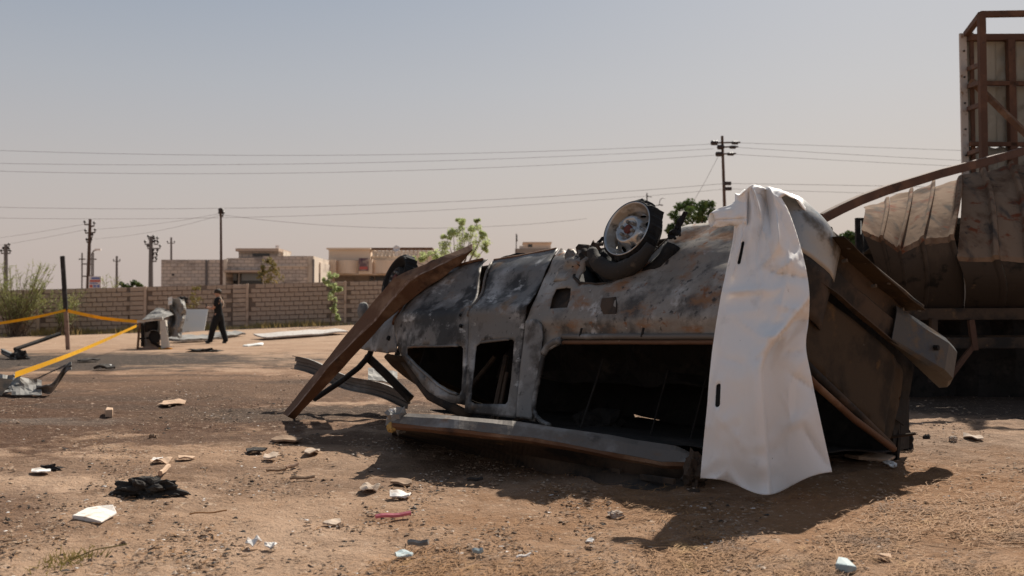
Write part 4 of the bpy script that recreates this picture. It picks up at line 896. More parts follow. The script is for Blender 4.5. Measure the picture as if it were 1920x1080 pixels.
# near rear corner: wrap-round sill and bumper corner
def cpt(a, b):                                            # a: from the side round to the back, b: from belly edge downwards
    an = a * math.pi / 2 * 1.05; ru, rv = .27, .32
    u0 = .10 - math.sin(an) * ru; v0 = .17 - math.cos(an) * (rv - .08) + .22 * max(0, a - .6)
    w0 = lerp(1.01, .63, b) - .05 * a; inn = .13 * (1 - min(1, b / .5)) ** 2
    k = .012 * noise.noise((a * 4, b * 3, 2))
    return P(u0 + inn * math.sin(an) + k, v0 + inn * math.cos(an) + k, w0)
MB().grid(lambda a, b: cpt(lerp(-.25, 1.25, a), b), 22, 12).ob('bumper_corner', 'corner_metal', van, smooth=True, solid=.008)
MB().grid(lambda a, b: cpt(lerp(-.1, 1.2, a), 1.0) - W * (b * .30) + V * .05 * b + U * .05 * b, 12, 6).ob('corner_inner', 'soot_rust', van, smooth=True, solid=.008)
MB().box(P(.25, .42, .86), .5, .3, .18).ob('towing_bracket', 'soot_rust', van, bevel=.02)
MB().grid(lambda a, b: P(.0 + .02 * noise.noise((a * 5, b * 5, 3)), lerp(.08, 1.7, a), lerp(0.1, .76, b)), 10, 8).ob('rear_panel', 'soot', van, solid=.01)
vs, fs = blob(gp(1690, 842, .04), .09, (.8, .8, 1.2), .5, 2.6, 8); ob('torn_hinge', vs, fs, 'soot', van)

# ------------------------------------------------------------------ white tarpaulin over the tail
LE = [(1338, 404), (1358, 372), (1372, 440), (1362, 500), (1350, 560), (1338, 640), (1331, 700), (1326, 760), (1320, 830), (1313, 896)]
LE = [(1378, 362), (1378, 400), (1374, 450), (1362, 505), (1351, 560), (1338, 640), (1331, 700), (1326, 760), (1319, 830), (1313, 896)]
RE = [(1464, 366), (1480, 400), (1494, 440), (1508, 490), (1517, 545), (1516, 600), (1511, 650), (1522, 710), (1541, 800), (1560, 884)]
def interp(tab, t):
    x = t * (len(tab) - 1); i = min(int(x), len(tab) - 2); f_ = x - i
    a = VV(tab[max(i - 1, 0)]); b = VV(tab[i]); c = VV(tab[i + 1]); d = VV(tab[min(i + 2, len(tab) - 1)])
    return b * 1 + (c - a) * (.5 * f_) + (a * 2 - b * 5 + c * 4 - d) * (.5 * f_ * f_) + (b * 3 - a - c * 3 + d) * (.5 * f_ ** 3)
CREASE = [(.02, .43, .55, .425, -.022, .035), (.58, .36, 1.0, .40, .035, .04), (.60, .37, .98, .30, -.02, .04), (.05, .12, .02, .38, .02, .03), (.16, .12, .10, .36, -.02, .03), (.42, .02, .50, .22, -.05, .07), (.62, .0, .60, .20, .05, .07),
          (.80, .02, .70, .25, -.04, .07), (.28, .02, .22, .16, .05, .06), (.50, .58, .78, .60, -.018, .03), (.46, .66, .70, .62, .015, .03), (.70, .86, .92, .85, -.018, .025), (.80, .74, .98, .80, .016, .03),
          (.10, .62, .36, .66, .008, .03), (.05, .80, .40, .90, -.008, .04), (.20, .50, .45, .56, -.010, .03), (.62, .48, .95, .52, -.02, .03), (.75, .66, .95, .68, .014, .025), (.85, .88, .97, .97, .02, .04)]
def tarp_pt(s, t):
    if t < 0:                                                   # the part lying over the belly
        p = tarp_pt(s, 0); k = -t; top = p + VV((.10, .10, .03)) * min(k, .5) * 2
        return top + VV((.28, .24, -.20)) * max(0, k - .35) + VV((0, 0, .02 * noise.noise((s * 5, k * 4, 2))))
    l_ = interp(LE, t); r_ = interp(RE, t); px = lerp(l_.x, r_.x, s); py = lerp(l_.y, r_.y, s)
    py += (38 * math.exp(-((s - .51) / .26) ** 2)) * ss((t - .55) / .45)                     # dipping hem
    py += (-8 * math.sin(math.pi * s)) * (1 - ss(t / .2)) + 5 * (1 - ss(t / .10)) * math.sin(s * 15)
    dep = lerp(5.62, 5.12, ss(t * 1.15))
    dep += -.10 * (1 - abs(2 * s - 1) ** 1.6) * ss(t / .3)                                    # belly of the cloth
    kk = ss((t - .44) / .16); fold = lerp(1.08, .535, ss((t - .40) / .30)) - .01 * t            # front layer folds back along this line
    dep += kk * (-.05 * math.exp(-((s - fold + .05) / .09) ** 2) + .25 * ss((s - fold) / .02) * (1 - .45 * ss((s - fold) / .4)))
    dep += (1 - ss((t - .12) / .35)) * (.065 * (1 - 2 * abs(math.sin(s * 4.6 + .5 + 2.5 * t + .5 * noise.noise((s * 2, t * 6, 1))))) + .022 * (1 - 2 * abs(math.sin(s * 9 - 7 * t))))   # gathers at the top
    dep += .020 * math.exp(-((t - .50 - .06 * s) / .012) ** 2) * ss((s - .45) / .1) - .02 * math.exp(-((t - .55 - .05 * s) / .03) ** 2) * ss((s - .4) / .2)
    dep += -.014 * math.exp(-((t - .49) / .010) ** 2) * ss((.55 - s) / .1)
    for (s0_, t0_, s1_, t1_, am, wd_) in CREASE:
        dx, dy = s1_ - s0_, (t1_ - t0_) * 2.6; k = max(0, min(1, ((s - s0_) * dx + (t - t0_) * 2.6 * dy) / (dx * dx + dy * dy)))
        dd = math.hypot(s - s0_ - dx * k, (t - t0_) * 2.6 - dy * k); dep += 1.9 * am * math.exp(-dd / (wd_ * .8)) * (.35 + .65 * math.sin(math.pi * (.12 + .76 * k)))
    vd = noise.voronoi((s * 3.4 + .3 * t, t * 8.5 + s, 1.3))[0]; dep += .020 * min(vd[1] - vd[0], .35) * (1.0 + 1.5 * noise.noise((s * 2, t * 4, 8))) / .35
    dep += .020 * noise.noise((s * 2, t * 3, 4)) + .003 * noise.noise((s * 9, t * 14, 9))
    dep += .05 * ss((.10 - s) / .10) * (1 - .3 * t)
    return at(px, py, dep)
slots = [((1393, 457), (1386, 492)), ((1348, 726), (1346, 760))]
SL = []
def st_of(px, py):
    best = None
    for i in range(101):
        for j in range(81):
            t = i / 100; s = j / 80; l_ = interp(LE, t); r_ = interp(RE, t); x = lerp(l_.x, r_.x, s); y = lerp(l_.y, r_.y, s) + (38 * math.exp(-((s - .51) / .26) ** 2)) * ss((t - .55) / .45)
            d = (x - px) ** 2 + (y - py) ** 2
            if best is None or d < best[0]: best = (d, s, t)
    return best[1], best[2]
Hs = []
for a, b in slots:
    sa, ta = st_of(*a); sb, tb = st_of(*b); wd = .019 * 165 / 165; poly = []
    for k in range(8): an = math.pi * k / 7; poly.append((sa + wd * 1.25 * math.cos(an), ta - .009 * math.sin(an)))
    for k in range(8): an = math.pi + math.pi * k / 7; poly.append((sb + wd * 1.25 * math.cos(an), tb - .009 * math.sin(an)))
    Hs.append(poly)
v2, f2 = cdt([(0, -.8), (1, -.8), (1, 0), (1, 1), (0, 1), (0, 0)], Hs, .013)
tp = thing('white_tarpaulin', VV((1.25, 5.1, 0)), 'white plastic tarpaulin with two slots hanging over the van tail', 'tarpaulin')
ob('sheet', [tarp_pt(s, t) for s, t in v2], f2, 'tarp', tp, smooth=True, solid=.003)
def lobe(a, b):                                                  # bunched roll at the upper left
    px = lerp(1334, 1404, a); c_ = lerp(412, 396, a); hw = lerp(13, 26, a) * (1 + .12 * math.sin(a * 9))
    an = b * 2 * math.pi; return at(px + 6 * math.cos(an) * (1 - a) - 4 * a, c_ - hw * math.sin(an) + 14 * a * math.cos(an), 5.66 - .06 * a - (.035 + .07 * a) * math.cos(an) + .02 * noise.noise((a * 4, math.cos(an) * 2, math.sin(an) * 2)))
MB().grid(lobe, 18, 26).ob('bunched_roll', 'tarp', tp, smooth=True, solid=.003)

for poly in Hs:                                                       # dark patches standing in for the shade behind the two slots
    cs = sum(p[0] for p in poly) / len(poly); ct = sum(p[1] for p in poly) / len(poly)
    big_ = [tarp_pt(cs + (p[0] - cs) * 1.5, ct + (p[1] - ct) * 1.25) + VV((0, .010, 0)) for p in poly]
    ob('slot_shade_patch', big_, [tuple(range(len(big_)))], 'slot_dark', tp)
# ------------------------------------------------------------------ rusty folded beam leaning on the van
def poly3(tab, t):
    x = t * (len(tab) - 1); i = min(int(x), len(tab) - 2); return VV(tab[i]).lerp(VV(tab[i + 1]), x - i)
upE = [at(530, 776, 9.05), at(600, 690, 8.90), at(676, 596, 8.72), at(740, 520, 8.50), at(808, 491, 8.35), at(887, 458, 8.25)]
rdg = [at(540, 781, 8.86), at(620, 684, 8.70), at(705, 600, 8.52), at(768, 527, 8.33), at(828, 497, 8.22), at(886, 468, 8.15)]
lwE = [at(551, 787, 9.00), at(632, 700, 8.80), at(716, 608, 8.58), at(782, 552, 8.42), at(838, 512, 8.28), at(866, 491, 8.22)]
def beam_pt(t, j):
    p = [poly3(upE, t), poly3(upE, t).lerp(poly3(rdg, t), .86 + .1 * noise.noise((t * 13, 0, 3))), poly3(rdg, t), poly3(rdg, t).lerp(poly3(lwE, t), .93), poly3(lwE, t), poly3(lwE, t) + VV((.03, .07, .04))][j]
    return p + VV((n3((t * 9, j * .4, 0), 1, 3), n3((t * 9, j * .4, 5)), n3((t * 11, j * .5, 9)))) * .012
nB = 40; vs = [beam_pt(i / nB, j) for i in range(nB + 1) for j in range(6)]
bmv = min(v.z for v in vs); vs = [v - VV((0, 0, max(0, bmv - gz(-2, 9) ))) if False else v for v in vs]
ob_beam = ob('rusty_beam', vs, [(i * 6 + j, (i + 1) * 6 + j, (i + 1) * 6 + j + 1, i * 6 + j + 1) for i in range(nB) for j in range(5)], ['rust_beam', 'edge_wear'], None, solid=.008)
for f_ in ob_beam.data.polygons:
    if f_.index % 5 == 1: f_.material_index = 1                     # sunlit ridge line, its highlight put into the strip's colour
tag(ob_beam, 'long rusty folded steel beam leaning against the front of the van', 'beam')

# ------------------------------------------------------------------ collapsed corrugated cabin on the right
CY = 10.6
cab = thing('corrugated_cabin', (5.6, 12, 0), 'collapsed burnt cabin of rusty corrugated sheets behind the van tail', 'cabin')
# bulging wall profile: (depth, height), lit slope above, overhung part below
SEAM = [((1619, 392), (1615, 432), (1655, 575)), ((1667, 378), (1655, 450), (1668, 582)), ((1711, 364), (1686, 472), (1692, 584)), ((1753, 350), (1730, 449), (1736, 584)), ((1804, 332), (1788, 446), (1806, 584)),
        ((1846, 325), (1872, 487), (1880, 585)), ((1897, 310), (1930, 492), (1936, 585)), ((1950, 296), (1992, 494), (1996, 585)), ((2010, 282), (2056, 494), (2060, 585))]
YT = 12.3
def cab_pt(l_, r_, a, b):                                            # lit slope above, overhung part below
    t_ = VV(l_[0]).lerp(VV(r_[0]), a); m_ = VV(l_[1]).lerp(VV(r_[1]), a); o_ = VV(l_[2]).lerp(VV(r_[2]), a)
    P0 = at(t_.x, t_.y, YT); P1 = at(m_.x, m_.y, CY + .02); P2 = at(o_.x, o_.y, CY + .55)
    if b < .5: k = b / .5; return P0.lerp(P1, k) + VV((0, -.10, .10)) * math.sin(math.pi * k) * .8
    k = (b - .5) / .5; return P1.lerp(P2, k) + VV((0, -.12, 0)) * math.sin(math.pi * min(1, k * 1.0))
def rib(f_): return .065 * (ss((f_ - .80) / .04) - ss((f_ - .95) / .04))
rc = random.Random(5)
for i in range(len(SEAM) - 1):
    l_, r_ = SEAM[i], SEAM[i + 1]; o_ = rc.uniform(-.03, .03) + .02 * (i % 2); tp_ = rc.uniform(-.03, .03)
    if i == 4: l_ = ((1798, 333), (1793, 484), (1806, 584))
    def pt(a, b):
        p = cab_pt(l_, r_, a, b); x = p.x
        d = o_ + rib(a) * (1 if b < .55 else .6) + .012 * noise.noise((x * 3, b * 4, i)) + .004 * noise.noise((x * 12, b * 9, i))
        p = p + VV((0, -d * .6, d * .7 * (1 - .7 * b)))
        if b < .05: p.z += tp_ + .03 * noise.noise((x * 7, 1, 0))
        return p
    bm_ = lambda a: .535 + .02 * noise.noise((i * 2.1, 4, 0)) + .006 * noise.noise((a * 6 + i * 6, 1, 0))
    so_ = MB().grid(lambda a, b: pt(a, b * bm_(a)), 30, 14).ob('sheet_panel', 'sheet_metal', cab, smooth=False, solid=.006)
    MB().grid(lambda a, b: pt(a, lerp(bm_(a), 1, b)), 30, 12).ob('charred_dark_half', 'charred_sheet', so_, smooth=False, solid=.006)   # char, plus the shade under the bulge put into the colour
cx0, cx1 = 4.85, 8.0
MB().grid(lambda a, b: VV((lerp(3.74, 4.32, a) + .03 * math.sin(b * 6), lerp(CY + .05, 12.3, a), lerp(lerp(1.8, 2.1, a), .9, b))), 6, 10).ob('end_sheet', 'soot', cab, solid=.008)
MB().box2(cx0, cx1, 14.0, 14.06, .1, 2.3).ob('back_sheet', 'soot', cab)
MB().grid(lambda a, b: VV((lerp(cx0, cx1, a), lerp(12.2, 14.0, b), lerp(1.98, 2.3, a) - .2 * b + .05 * noise.noise((a * 9, b * 4, 3)))), 14, 6).ob('roof_sheet', 'soot', cab, solid=.01)
MB().box2(cx0, cx1, 11.5, 14.0, .62, .70).ob('cabin_floor', 'soot_rust', cab)
MB().bar((4.0, 11.0, .94), (8.0, 11.0, .96), .10, .13).ob('base_rail', 'soot_rust', cab, bevel=.008)
MB().bar((4.0, 10.95, .62), (8.0, 10.95, .64), .10, .12).ob('base_rail', 'soot_rust', cab, bevel=.008)
MB().bar((5.02, 10.9, .88), (5.06, 10.9, .55), .06).ob('brace', 'rust_tube', cab); MB().bar((5.06, 10.9, .62), (4.78, 10.9, .25), .05).ob('brace', 'rust_tube', cab)
MB().bar((4.62, 10.92, .9), (4.60, 10.92, .2), .07).ob('brace', 'soot_rust', cab); MB().bar((5.9, 10.92, .9), (5.92, 10.92, .0), .07).ob('brace', 'soot_rust', cab)
MB().grid(lambda a, b: VV((lerp(4.0, 8, a), 11.6 + .3 * noise.noise((a * 9, b, 0)), lerp(.98, -.02, b))), 20, 4).ob('added_dark_sheet', 'soot', cab, solid=.01)  # dark sheet added to stop light showing through below the cabin
for px in (4.1, 7.6): MB().bar((px, 11.4, .6), (px, 11.4, -.05), .12).ob('support_post', 'soot_rust', cab); MB().bar((px, 13.9, .6), (px, 13.9, -.05), .12).ob('support_post', 'soot_rust', cab)
# long tube above it
pts = [at(1538, 411, 9.7), at(1575, 392, 9.9), at(1612, 375, 10.1), at(1660, 357, 10.4), at(1760, 326, 10.9), at(1840, 305, 11.4), at(1920, 283, 12.0), at(2060, 246, 12.6)]
tv = MB()
vs = []
for i, p in enumerate(pts):
    d = (pts[min(i + 1, len(pts) - 1)] - pts[max(i - 1, 0)]).normalized(); sd = d.cross(VV((0, 0, 1))).normalized(); u_ = sd.cross(d)
    for a, b in ((-1, -1), (1, -1), (1, 1), (-1, 1)): vs.append(p + sd * a * .035 + u_ * b * .048)
fs = [(i * 4 + j, (i + 1) * 4 + j, (i + 1) * 4 + (j + 1) % 4, i * 4 + (j + 1) % 4) for i in range(len(pts) - 1) for j in range(4)] + [(3, 2, 1, 0), tuple(len(vs) - 4 + j for j in range(4))]
tag(ob('steel_tube', vs, fs, 'rust_tube', None, bevel=.006), 'long bent rusty square tube lying across the top of the corrugated cabin', 'tube')
# sheet-clad steel tower
tw = thing('steel_tower', (6.9, 13.4, 0), 'tall rusty steel frame clad with grey metal sheets at right edge', 'frame tower')
YF, YB = 12.75, 13.65; xl, xb = at(1846, 300, YF).x, at(1814, 300, YB).x; zt = at(1840, 27, YF).z
def tb(nm, a, b, wd, m='rust_tube'): return MB().bar(a, b, wd).ob(nm, m, tw, bevel=.006)
tb('post', (xl, YF, 0), (at(1840, 27, YF).x, YF, zt), .085); tb('post', (7.75, YF, 0), (7.75, YF, zt), .085)
tb('post', (at(1898, 300, YB).x, YB - .08, 0), (at(1888, 50, YB).x, YB - .08, zt - .1), .10); tb('post', (xb + .07, YB - .05, 0), (xb + .05, YB - .05, zt), .05)
tb('post', (at(1935, 300, YB).x, YB - .08, 0), (at(1930, 50, YB).x, YB - .08, zt - .1), .06)
tb('top_rail', (at(1837, 27, YF).x, YF, zt), (7.8, YF, zt + .03), .075); tb('top_rail', (at(1840, 27, YF).x, YF, zt), (xb, YB, zt - .01), .075); tb('top_rail', (xb, YB - .06, zt - .07), (8, YB - .06, zt - .06), .09)
for py in (125, 158, 200, 284):
    tb('tie_bar', at(1842 + (py - 25) * .02, py - 6, YF), at(1817, py + 4, YB - .05), .06)
for py in (156, 270): tb('cross_rail', at(1818, py, YB - .1), at(2040, py + 2, YB - .1), .06)
MB().bar(at(1822, 152, YB - .12), at(1935, 262, YF), .075).ob('diagonal_brace', 'rust_beam', tw, bevel=.006)
xr = [at(1812, 200, YB).x, at(1868, 200, YB).x, at(1906, 200, YB).x, at(1960, 200, YB).x, 8.0]
for i in range(4):
    for (z0, z1) in ((0.4, at(1812, 277, YB).z), (at(1812, 275, YB).z, at(1812, 154, YB).z), (at(1812, 152, YB).z, zt - .06)):
        MB().grid(lambda a, b: VV((lerp(xr[i], xr[i + 1] + .01, a), YB + .006 * (i % 2) + .05 * noise.noise((a * 2.2 + i * 5, b * 3.3 + z0 * 3, 1)) * math.sin(math.pi * a) + .012 * (z0 > 1), lerp(z0, z1, b) + .05 * (b == 1) * noise.noise((a * 4 + i, z0, 4)))), 12, 14).ob('sheet_panel', 'sheet_grey', tw, smooth=True, solid=.006)
MB().bar((xb - .02, YB - .02, .3), (xb - .055, YB - .02, zt), .09, .04, (0, 1, 0)).ob('edge_strip', 'edge_metal', tw)
for k in range(12): MB().box((xb - .02 - .035 * k / 12, YB - .05, .6 + k * .36), .02, .02, .02).ob('rivet', 'soot', tw)

# ------------------------------------------------------------------ left: post, tapes, wrecked cooler
pb = gp(128, 656)
pst = thing('charred_post', pb, 'tall thin leaning post, charred black at its top, holding tape', 'post')
ptop = at(117, 480, pb.y); pmid = pb.lerp(ptop, .42)
MB().bar(pb - VV((0, 0, .05)), pmid, .105, .05, (0, 1, 0)).ob('lower_half', 'post_rust', pst, bevel=.006); MB().bar(pmid, ptop, .115, .05, (0, 1, 0)).ob('charred_dark_half', 'post_char', pst, bevel=.006)
def tape(label, pts, wd, tw=0):
    vs = []; n_ = 40
    for i in range(n_ + 1):
        t = i / n_; p = poly3(pts, t); x = VV((0, 0, 1)); ang = tw * math.sin(t * 9) ; up_ = VV((math.sin(ang) * .2, math.sin(ang), math.cos(ang)))
        p = p + VV((0, 0, -.03 * math.sin(math.pi * t))); vs += [p - up_ * wd / 2, p + up_ * wd / 2]
    fs = [(2 * i, 2 * i + 2, 2 * i + 3, 2 * i + 1) for i in range(n_)]
    tag(ob('barrier_tape', vs, fs, 'tape', None, solid=.002), label, 'tape', 'yellow barrier tapes')
py_ = pb.y
tape('yellow tape running from the charred post to the left edge', [at(126, 581, py_), at(60, 594, py_ - .6), at(-40, 612, py_ - 1.5)], .07, .3)
tape('yellow tape stretched from the charred post to the cooler frame', [at(124, 582, py_), at(190, 594, py_ - .2), at(257, 603, py_ - .4)], .085, .3)
tape('yellow tape slanting from cooler frame down to crumpled metal', [at(256, 611, py_ - .5), at(150, 655, py_ - 7), at(28, 703, 11.6)], .07, .25)
cb = gp(288, 655)
cl = thing('wrecked_cooler', cb, 'wrecked white cooler frame with fan inside and crumpled lid', 'air cooler')
yc = cb.y
def cbar(nm, a, b, wd, m, yo=0, yo2=None): 
    yo2 = yo if yo2 is None else yo2
    p = at(*a, yc + yo); q = at(*b, yc + yo2); return MB().bar(p, q, wd, wd * .8, (0, 1, 0)).ob(nm, m, cl)
cbar('leg', (262, 605), (258, 655), .05, 'rust_beam'); cbar('leg', (267, 606), (267, 650), .07, 'soot', .5); 
MB().add([at(300, 601, yc), at(309, 600, yc), at(318, 651, yc), at(302, 654, yc), at(300, 601, yc + .08), at(309, 600, yc + .08), at(318, 651, yc + .08), at(302, 654, yc + .08)], [(0, 1, 2, 3), (7, 6, 5, 4), (0, 4, 5, 1), (1, 5, 6, 2), (2, 6, 7, 3), (3, 7, 4, 0)]).ob('corner_post', 'white_paint', cl, bevel=.01)
MB().add([at(309, 600, yc + .05), at(312, 600, yc + .6), at(316, 648, yc + .6), at(318, 651, yc + .05)], [(0, 1, 2, 3)]).ob('side_frame', 'white_paint', cl, solid=.03)
MB().add([at(311, 612, yc + .02), at(313, 612, yc + .45), at(315, 632, yc + .45), at(313.5, 632, yc + .02)], [(0, 1, 2, 3)]).ob('side_opening', 'soot', cl, solid=.02)
cbar('top_rail', (256, 603), (305, 597), .075, 'white_paint'); cbar('top_rail', (262, 602), (306, 597), .05, 'white_paint', .7)
cbar('bottom_rail', (258, 653), (303, 653), .05, 'post_rust', .1)
MB().add([at(266, 606, yc + .55), at(300, 602, yc + .55), at(300, 651, yc + .55), at(268, 651, yc + .55)], [(0, 1, 2, 3)]).ob('back_panel', 'house_shade', cl, solid=.01)
vs, fs = lathe([(.12, -.16), (.17, -.16), (.17, .16), (.12, .16)], at(284, 611, yc + .3), (1, .25, 0), 20); ob('fan_motor', vs, fs, 'soot', cl, smooth=True)
def scroll(a, b): 
    an = lerp(-.6, 4.0, a); r = lerp(.14, .26, a); return at(290, 633, yc + .05 + .4 * b) + VV((math.cos(an) * r, 0, math.sin(an) * r))
MB().grid(scroll, 24, 3).ob('fan_scroll', 'scrap_grey', cl, smooth=True, solid=.012); vs, fs = lathe([(.001, 0), (.16, 0), (.16, .05)], at(291, 632, yc + .12), (0, -1, 0), 20); ob('fan_wheel', vs, fs, 'soot', cl)
cbar('cross_bar', (262, 635), (300, 632), .05, 'soot', .3); cbar('stay', (284, 640), (302, 652), .07, 'soot', .2)
MB().grid(lambda a, b: at(lerp(lerp(266, 292, b), lerp(303, 325, b), a) + 3 * noise.noise((a * 4, b * 3, 1)), lerp(lerp(600, 578, b), lerp(598, 590, b), a) - 5 * math.sin(math.pi * a) * b, yc - .05 + .7 * b + .06 * noise.noise((a * 5, b * 5, 7))), 12, 10).ob('crumpled_lid', 'scrap_grey', cl, solid=.01)
pm = at(333, 618, yc + 2.5)
crp = MB().grid(lambda a, b: at(lerp(314, 345, a) + 4 * math.sin(b * 5), lerp(560, 632, b) + 6 * noise.noise((a * 4, b * 3, 2)), yc + 2.2 + .3 * noise.noise((a * 4, b * 5, 3)) + .25 * math.sin(a * 6)), 14, 18).ob('crumpled_sheet', 'soot_rust', None, solid=.012); tag(crp, 'dark burnt crumpled sheet standing behind the cooler lid', 'metal sheet')
crp.data.materials[0] = MATS['scrap_grey']
def panel(name, label, pts, y0, m, cat, th=.02, y1=None):
    y1 = y0 if y1 is None else y1
    ps = [at(px, py, y0 if i < 2 else y1) for i, (px, py) in enumerate(pts)]
    return tag(MB().grid(lambda a, b: ps[0].lerp(ps[1], a).lerp(ps[3].lerp(ps[2], a), b) + VV((0, .02 * noise.noise((a * 3, b * 3, 1)), 0)), 6, 6).ob(name, m, None, solid=th), label, cat)
panel('leaning_sheet', 'square white sheet leaning upright left of the walking person', [(344, 580), (390, 580), (383, 620), (341, 624)], yc + 3.0, 'white_sheet', 'panel', .02, yc + 2.7)
panel('white_scrap', 'small bright white scrap sticking up behind the cooler lid', [(316, 558), (323, 556), (322, 571), (315, 572)], yc + 2.0, 'white_sheet', 'scrap')
vs, fs = blob(at(341, 563, yc + 2.5), .14, (1.1, .8, .8), .5, 2.5, 3); tag(ob('charred_scrap', vs, fs, 'charred', None), 'black curled scrap on top of the standing crumpled sheet', 'scrap')
g_ = gp(384, 660); vs, fs = blob(g_ + VV((0, 0, .03)), .33, (1.0, .5, .16), .6, 2.6, 6, 3); tag(ob('ash_heap', vs, fs, 'charred', None), 'low black heap of ash on the ground near the person', 'ash heap')
g_ = gp(313, 654.5); vs, fs = blob(g_ + VV((0, -.1, .02)), .13, (1.2, .5, .2), .5, 2.6, 7, 3); tag(ob('tape_scrap', vs, fs, 'tape', None), 'crumpled yellow tape end at the foot of the cooler', 'tape')
# broken tray with handle by the wall
tb_ = gp(462, 622); ty = tb_.y
ps_ = thing('broken_trolley', tb_, 'broken white trolley base with long dark handle in front of wall', 'trolley')
MB().grid(lambda a, b: at(lerp(446, 484, a), 611 - 2 * math.sin(a * 7) + 3 * b, ty + .5 * (1 - b)), 10, 4).ob('tray', 'white_sheet', ps_, solid=.05); MB().grid(lambda a, b: at(lerp(447, 483, a), lerp(613, 622.5, b), ty + .02 * math.sin(a * 9)), 8, 3).ob('underframe', 'soot', ps_, solid=.25)
MB().tube([at(464, 611, ty), at(446, 585, ty + .1), at(430, 574, ty + .2)], .035, 6).ob('handle', 'soot', ps_); MB().tube([at(444, 560, ty + .3), at(444, 606, ty + .1), at(450, 612, ty)], .03, 6).ob('upright', 'white_paint', ps_)
def strip_ground(label, a, b, wd, m, th=.05):
    p = gp(*a); q = gp(*b); d = (q - p).normalized(); sd = VV((-d.y, d.x, 0)).normalized() * wd / 2
    tag(MB().grid(lambda s, t: p.lerp(q, s) + sd * (2 * t - 1) + VV((0, 0, th / 2 + .06 + .05 * noise.noise((s * 4, t, 2)) + .10 * t)), 16, 3).ob('sheet_strip', m, None, solid=th), label, 'sheet strip', 'sheet strips by the wall')
strip_ground('long pale sheet strip lying by the wall right of the person', (487, 624), (640, 618), .9, 'edge_metal')
strip_ground('pale strip lying on the ground below the white panel', (318, 631), (398, 627), .8, 'scrap_grey', .08)
strip_ground('pale strip on the ground behind the walking person', (402, 626), (450, 624), .5, 'scrap_grey', .06)
# pipes and crumpled metal at the left edge
pp = thing('fallen_pole', gp(40, 672), 'blackened pole and open channel lying across the left edge', 'scrap pole'); yy = pp.location.y
MB().tube([at(112, 626, yy + 1.2), at(72, 640, yy + .7), at(28, 655, yy)], .045, 7).ob('pole', 'soot', pp); 
for dy in (0, 5): MB().bar(at(4, 655 + dy, yy - .1), at(32, 668 + dy, yy - .6), .06, .03).ob('channel_edge', 'scrap_grey', pp)
MB().grid(lambda a, b: at(lerp(3, 36, a), lerp(655, 672, a) + 8 * b, yy - .1 - .5 * a + .15 * b), 8, 4).ob('channel', 'soot', pp, solid=.02)
vs, fs = blob(at(36, 668, yy - .5), .16, (1.1, .8, .8), .4, 2, 2); ob('bent_end', vs, fs, 'charred', pp)
cm = thing('crumpled_metal', gp(60, 742), 'grey crumpled metal sheets with upturned tip at left edge', 'scrap metal'); ym = cm.location.y
MB().grid(lambda a, b: at(lerp(-30, 40, a), lerp(700 + 6 * a, 742 - 10 * a, b) + 7 * noise.noise((a * 3, b * 3, 2)), ym + .5 - .6 * b + .15 * noise.noise((a * 5, b * 5, 1))), 14, 10).ob('bent_sheet', 'scrap_grey', cm, solid=.01)
MB().add([at(-30, 706, ym - .2), at(24, 712, ym - .2), at(2, 742, ym - .45), at(-30, 745, ym - .5)], [(0, 1, 2, 3)]).ob('dark_flap', 'soot_rust', cm, solid=.012)
MB().grid(lambda a, b: at(lerp(22, 78, a), lerp(716 - 8 * math.sin(a * 3.1), 741, b) + 4 * noise.noise((a * 2.5, b * 2, 9)), ym + .25 - .5 * b + .16 * noise.noise((a * 2.6, b * 2.2, 4))), 7, 5).ob('bent_sheet', 'scrap_grey', cm, smooth=False, solid=.01)
MB().grid(lambda a, b: at(lerp(68, 134, a) , lerp(722, 737, b) - 44 * ss((a - .35) / .65) * 1.0 + 3 * noise.noise((a * 4, b * 3, 3)), ym - .1 + .12 * b + .06 * noise.noise((a * 5, b * 5, 6)) - .2 * ss((a - .6) / .4) * b), 16, 6).ob('upturned_tip', 'scrap_grey', cm, solid=.01)

# ------------------------------------------------------------------ person walking
fx = gp(409, 636); KS = 1.74
per = thing('person', fx, 'person in black clothes walking left along the wall looking at hand', 'person', None)
def sk(p): return VV((fx.x + p[0] * KS, fx.y + p[1] * KS, fx.z + p[2] * KS))
def skin(name, chains, m, parent, sub=1):
    vs = []; es = []; rs = []; idx = {}
    for ch in chains:
        prev = None
        for (p, r) in ch:
            key = tuple(round(c, 4) for c in p)
            if key not in idx: idx[key] = len(vs); vs.append(sk(p) - org(parent)); rs.append(r * KS)
            i = idx[key]
            if prev is not None and prev != i: es.append((prev, i))
            prev = i
    me = bpy.data.meshes.new(name); me.from_pydata(vs, es, []); me.materials.append(MATS[m]); o = bpy.data.objects.new(name, me); C.objects.link(o); o.parent = parent; ORG[o.name] = org(parent)
    mo = o.modifiers.new('skin', 'SKIN'); mo.use_smooth_shade = True
    for i, sv in enumerate(me.skin_vertices[0].data): sv.radius = (rs[i], rs[i]); sv.use_root = (i == 0)
    o.modifiers.new('sub', 'SUBSURF').levels = sub; o.modifiers['sub'].render_levels = sub
    return o
